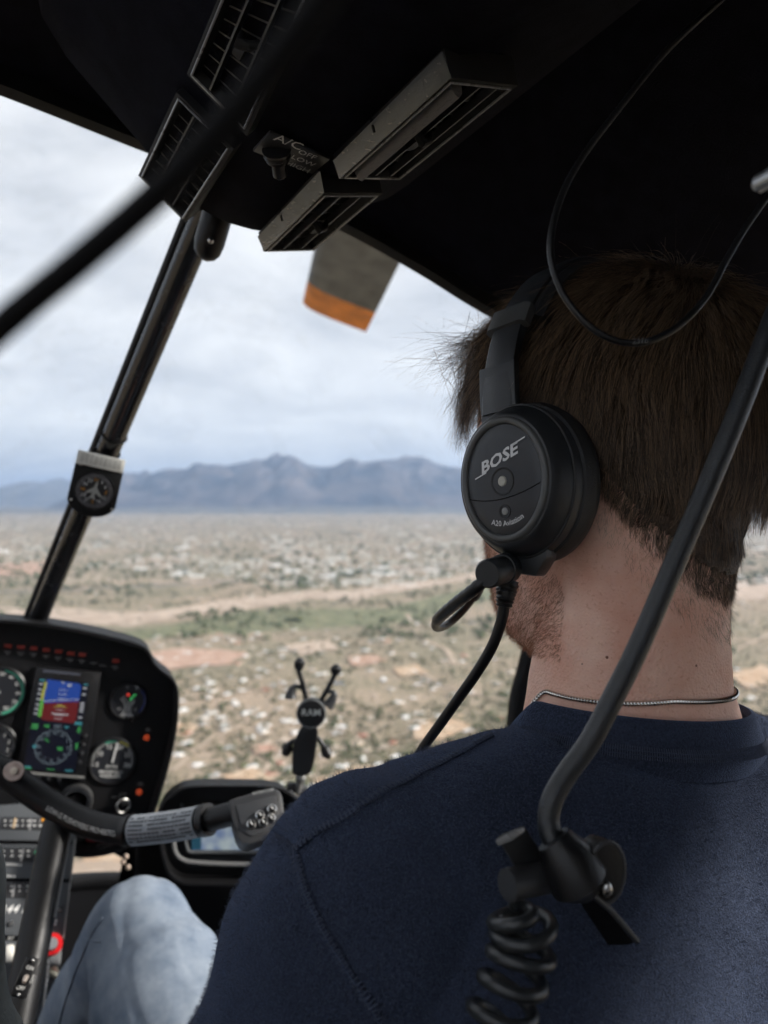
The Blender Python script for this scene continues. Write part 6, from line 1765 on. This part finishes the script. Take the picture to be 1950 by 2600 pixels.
b = MB(); b.sphere(P(764, 1975, D_), .008, 14, 10); b.tube([P(764, 1975, D_), P(760, 1995, D_), P(758, 2012, D_)], .005, 12); b.build('ball_stud', mat('stud_grey', (.22, .22, .21), .4, metal=.5), ph)
b = MB(); b.tube([P(730, 2000, D_ + .01), P(760, 1998, D_ + .01), P(775, 2010, D_ + .01), P(790, 2030, D_ + .01)], .008, 10); b.build('mount_base', m_grey_pl, ph)
b = MB(); b.tube([P(742, 1898, D_), P(728, 1906, D_), P(722, 1916, D_)], [.004, .007, .005], 10); b.build('clamp_knob', m_rubber, ph)
for pts, tipc in (([(778, 1782), (772, 1752), (764, 1722), (758, 1700)], (761, 1678)), ([(812, 1784), (828, 1756), (842, 1730), (850, 1712)], (854, 1694)),
                  ([(768, 1870), (748, 1880), (734, 1888)], (726, 1905)), ([(800, 1868), (812, 1880), (822, 1895)], (832, 1918))):
    px_tube(pts, .0035, m_rubber, 'finger')
    b = MB(); e = P(*pts[-1], D_); tp = P(*tipc, D_); b.tube([e, e.lerp(tp, .3), e.lerp(tp, .9), tp + (tp - e).normalized() * .004], [.0048, .0068, .0078, .003], 14); b.build('finger_tip', m_rubber, ph)
for pts in ([(771, 1750), (755, 1742), (744, 1748), (739, 1762), (738, 1772)], [(826, 1758), (842, 1756), (848, 1764), (840, 1782), (832, 1792)]):
    px_tube(pts, [.0030] * 6 + [.0034 + .0004 * i for i in range((len(pts) - 1) * 5 + 1 - 6)], m_grey_pl, 'hook')

# ================================================================== CORDS AROUND THE CAMERA
def cord(name, pts, r, m, label, cat, n=14):
    b = MB(); b.tube(catmull([P(*p) for p in pts], 8), r, n); o = b.build(name, m, None); return tag(o, label, cat)
cord('audio_cable', [(-260, 1080, .106), (0, 832, .103), (200, 665, .101), (400, 490, .098), (560, 325, .096), (690, 165, .094), (800, 20, .092), (900, -140, .090)], .0021, mat('dull_black_cord', (.004, .004, .005), .7, spec=.15), 'thick blurred black cord crossing the upper left in front of the camera', 'cord')
lp = thing('hanging_wire', P(1800, -30, .36), 'thin black wire hanging in a loop from the roof over the pilot head', 'wire')
b = MB(); wp = catmull([P(*p) for p in [(1900, -80, .37), (1840, -10, .365), (1700, 120, .36), (1580, 265, .352), (1478, 400, .345), (1425, 500, .34), (1399, 600, .336), (1404, 680, .334), (1438, 760, .332), (1500, 830, .33), (1568, 866, .33), (1640, 868, .33), (1720, 830, .332), (1792, 755, .335), (1850, 650, .338), (1905, 560, .34), (1975, 470, .342), (2080, 380, .345)]], 8)
b.tube(wp, .0016, 12); b.build('wire', m_rubber, lp)
b = MB(); tw = P(1626, 866, .3275); b.text('231b', .0036, mat4((RGT + UPV * .06).normalized(), UPV, -FWD, tw)); b.build('wire_lettering', mat('faded_ink', (.14, .14, .14), .6), lp, smooth=False)
pgm = thing('metal_plug', P(1950, 450, .26), 'blurred silver plug tip at the right edge beside the roof', 'plug')
b = MB(); b.tube([P(1916, 474, .26), P(1922, 470, .26), P(1965, 446, .255), P(2060, 395, .25)], [.0016, .0030, .0032, .0032], 14); b.build('sleeve', mat('dull_alloy', (.42, .44, .45), .4, metal=.8), pgm)
cb_ = thing('intercom_cable', P(1440, 2200, .30), 'thick black cable curving down the right to a cord clip before the navy back', 'cable')
b = MB(); b.tube(catmull([P(*p) for p in [(2010, 690, .335), (1950, 845, .33), (1868, 1060, .325), (1790, 1250, .322), (1702, 1455, .318), (1622, 1640, .315), (1560, 1765, .312), (1500, 1880, .31), (1443, 1960, .308), (1405, 2025, .305), (1393, 2085, .303), (1408, 2140, .30), (1440, 2185, .30)]], 8), .0046, 18); b.build('cable', mat('cable_jacket', (.016, .018, .021), .36, rvar=.1, vscale=70, bump=.25, bscale=900), cb_)
b = MB(); b.tube([P(1405, 2130, .298), P(1440, 2180, .296), P(1470, 2235, .295), P(1490, 2260, .296)], [.0075, .011, .012, .006], 18); b.build('splitter_body', m_rubber, cb_)
b = MB(); dm = mat4((RGT * .9 + FWD * .3).normalized(), UPV, (-FWD * .85 + RGT * .35).normalized(), P(1535, 2212, .295)); dm = mat4(dm.col[0].to_3d(), dm.col[2].to_3d().cross(dm.col[0].to_3d()), dm.col[2].to_3d(), P(1535, 2212, .295)); b.lathe([((.0075, .0115), -.008), ((.0085, .0125), .0), ((.008, .012), .0015), ((.006, .0095), .0018)], dm, 32); b.build('round_cap', m_rubber, cb_)
b = MB(); b.torus(1, .0009, dm @ Matrix.Translation((0, 0, .0012)), 32, 8, a=.0082, b=.0122); b.build('cap_rim', m_grey_pl, cb_)
b = MB(); b.sphere(P(1541, 2258, .290), (.0022, .0016, .0030), 12, 8); b.build('cap_stud', m_steel, cb_)
b = MB(); b.slab([P(1478, 2250, .292), P(1505, 2258, .292), P(1622, 2388, .300), P(1604, 2400, .302), P(1545, 2402, .306), P(1470, 2290, .300)], FWD * .004); b.build('strap', m_dark, cb_, bevel=.0008)
b = MB(); b.tube([P(1480, 2252, .2905), P(1550, 2310, .294), P(1618, 2390, .298)], .0012, 8); b.build('strap_edge', m_grey_pl, cb_)
b = MB(); b.rings([[P(1330 + a, 2190 + bb, dd) for a, bb, dd in ((-70, -65, .292), (0, -95, .298), (60, 0, .302), (-5, 40, .296))], [P(1330 + a, 2190 + bb, dd + .008) for a, bb, dd in ((-70, -65, .292), (0, -95, .298), (60, 0, .302), (-5, 40, .296))]], True); b.build('clip_jaw', m_hs2, cb_, bevel=.001)
b = MB(); b.tube([P(1262, 2140, .291), P(1300, 2122, .292), P(1330, 2106, .295)], [.0014, .0018, .0010], 8, flat=.6); b.build('clip_edge', m_edge, cb_)
b = MB(); b.tube([P(1288, 2248, .290), P(1330, 2238, .294), P(1385, 2228, .30)], .0062, 16); b.build('clip_barrel', m_grey_pl, cb_)
cc = thing('coiled_cord', P(1240, 2640, .29), 'springy coiled black cord hanging below the cord clip', 'cord')
ctr = catmull([P(1318, 2290, .296), P(1322, 2330, .295), P(1330, 2380, .294), P(1318, 2440, .292), P(1296, 2510, .29), P(1268, 2590, .288), P(1230, 2690, .286), P(1190, 2800, .284)], 30)
hel = []
turns = 7.2
for i, p in enumerate(ctr):
    t_ = i / (len(ctr) - 1); ramp_ = min(1, max(0, (t_ - .06) / .10)); r_ = .0019 + .0095 * ramp_
    axd = (ctr[min(i + 1, len(ctr) - 1)] - ctr[max(i - 1, 0)]).normalized(); s1 = (RGT - axd * RGT.dot(axd)).normalized(); s2 = axd.cross(s1)
    a = 2 * math.pi * turns * t_ + 2.4
    hel.append(p + s1 * math.cos(a) * r_ + s2 * math.sin(a) * r_)
b = MB(); b.tube(hel, .0027, 10); b.build('coil', mat('coil_jacket', (.020, .022, .024), .35, rvar=.1, vscale=90), cc)

# ================================================================== FRONT-LEFT PASSENGER: only a sleeve shows
dx = (Bd(-.66, -.0, .0) - Bd(0, 0, 0))
m_olive = mat('grey_green_jacket', (.115, .13, .125), .85, bump=.35, bscale=500, var=.25, vscale=25)
m_skin2 = MATS.get('skin2') or pilot.data.materials[0]
def passenger():
    pb = pilot.copy(); pb.name = 'person'; COL.objects.link(pb)
    for k_ in list(pb.keys()):
        if k_ not in ('_RNA_UI',): del pb[k_]
    pb.location = PASS_OFF
    tag(pb, 'passenger at the left edge, only a grey green jacket sleeve showing', 'person')
    for src, m, nm in ((shirt, m_olive, 'jacket'), (jeans, None, 'trousers'), (bpy.data.objects['scalp_hair'], None, 'hair')):
        o = src.copy(); o.name = nm
        if m is not None:
            o.data = src.data.copy(); o.data.materials.clear(); o.data.materials.append(m)
        COL.objects.link(o); o.parent = pb; o.matrix_parent_inverse = Matrix.Identity(4)
    return pb
_c = np.array([v.co[:] for v in shirt_me.vertices])[::3]
def _reach(off):
    q = _c + np.array(off); dd = q @ np.array(FWD); ok = dd > .08
    px = 975 + FPX * q[:, 0] / dd; py = 1300 - FPX * (q @ np.array(UPV)) / dd
    ok &= (py > 2150) & (py < 2600); return px[ok].max() if ok.any() else -9e9
_s = -.75
while _s < -.30 and _reach(UC * _s + FC * .10 + WC * -.03) < 42: _s += .004
PASS_OFF = UC * _s + FC * .10 + WC * -.03
passenger()
# seats
for nm, off, lab in (('front_seat', Vector(), 'dark seat the pilot sits on, low below his back'), ('front_seat', PASS_OFF, 'dark seat under the front left passenger')):
    t = thing(nm, Bd(0, .05, -.75) + off, lab, 'seat')
    b = MB(); b.rings([[Bd(x, y, z) + off for x, z in ((-.20, -.84), (.20, -.84), (.21, -.72), (.17, -.69), (-.17, -.69), (-.21, -.72))] for y in (-.10, .36)], True); b.build('seat_cushion', m_dark, t, bevel=.02)
    b = MB(); b.rings([[Bd(x, y - .13, z) + off for x, y in ((-.19, 0), (.19, 0), (.19, -.06), (-.19, -.06))] for z in (-.80, -.50, -.43)], True); b.build('seat_back', m_dark, t, bevel=.02)

for m in bpy.data.materials:
    m.cycles.emission_sampling = 'NONE'
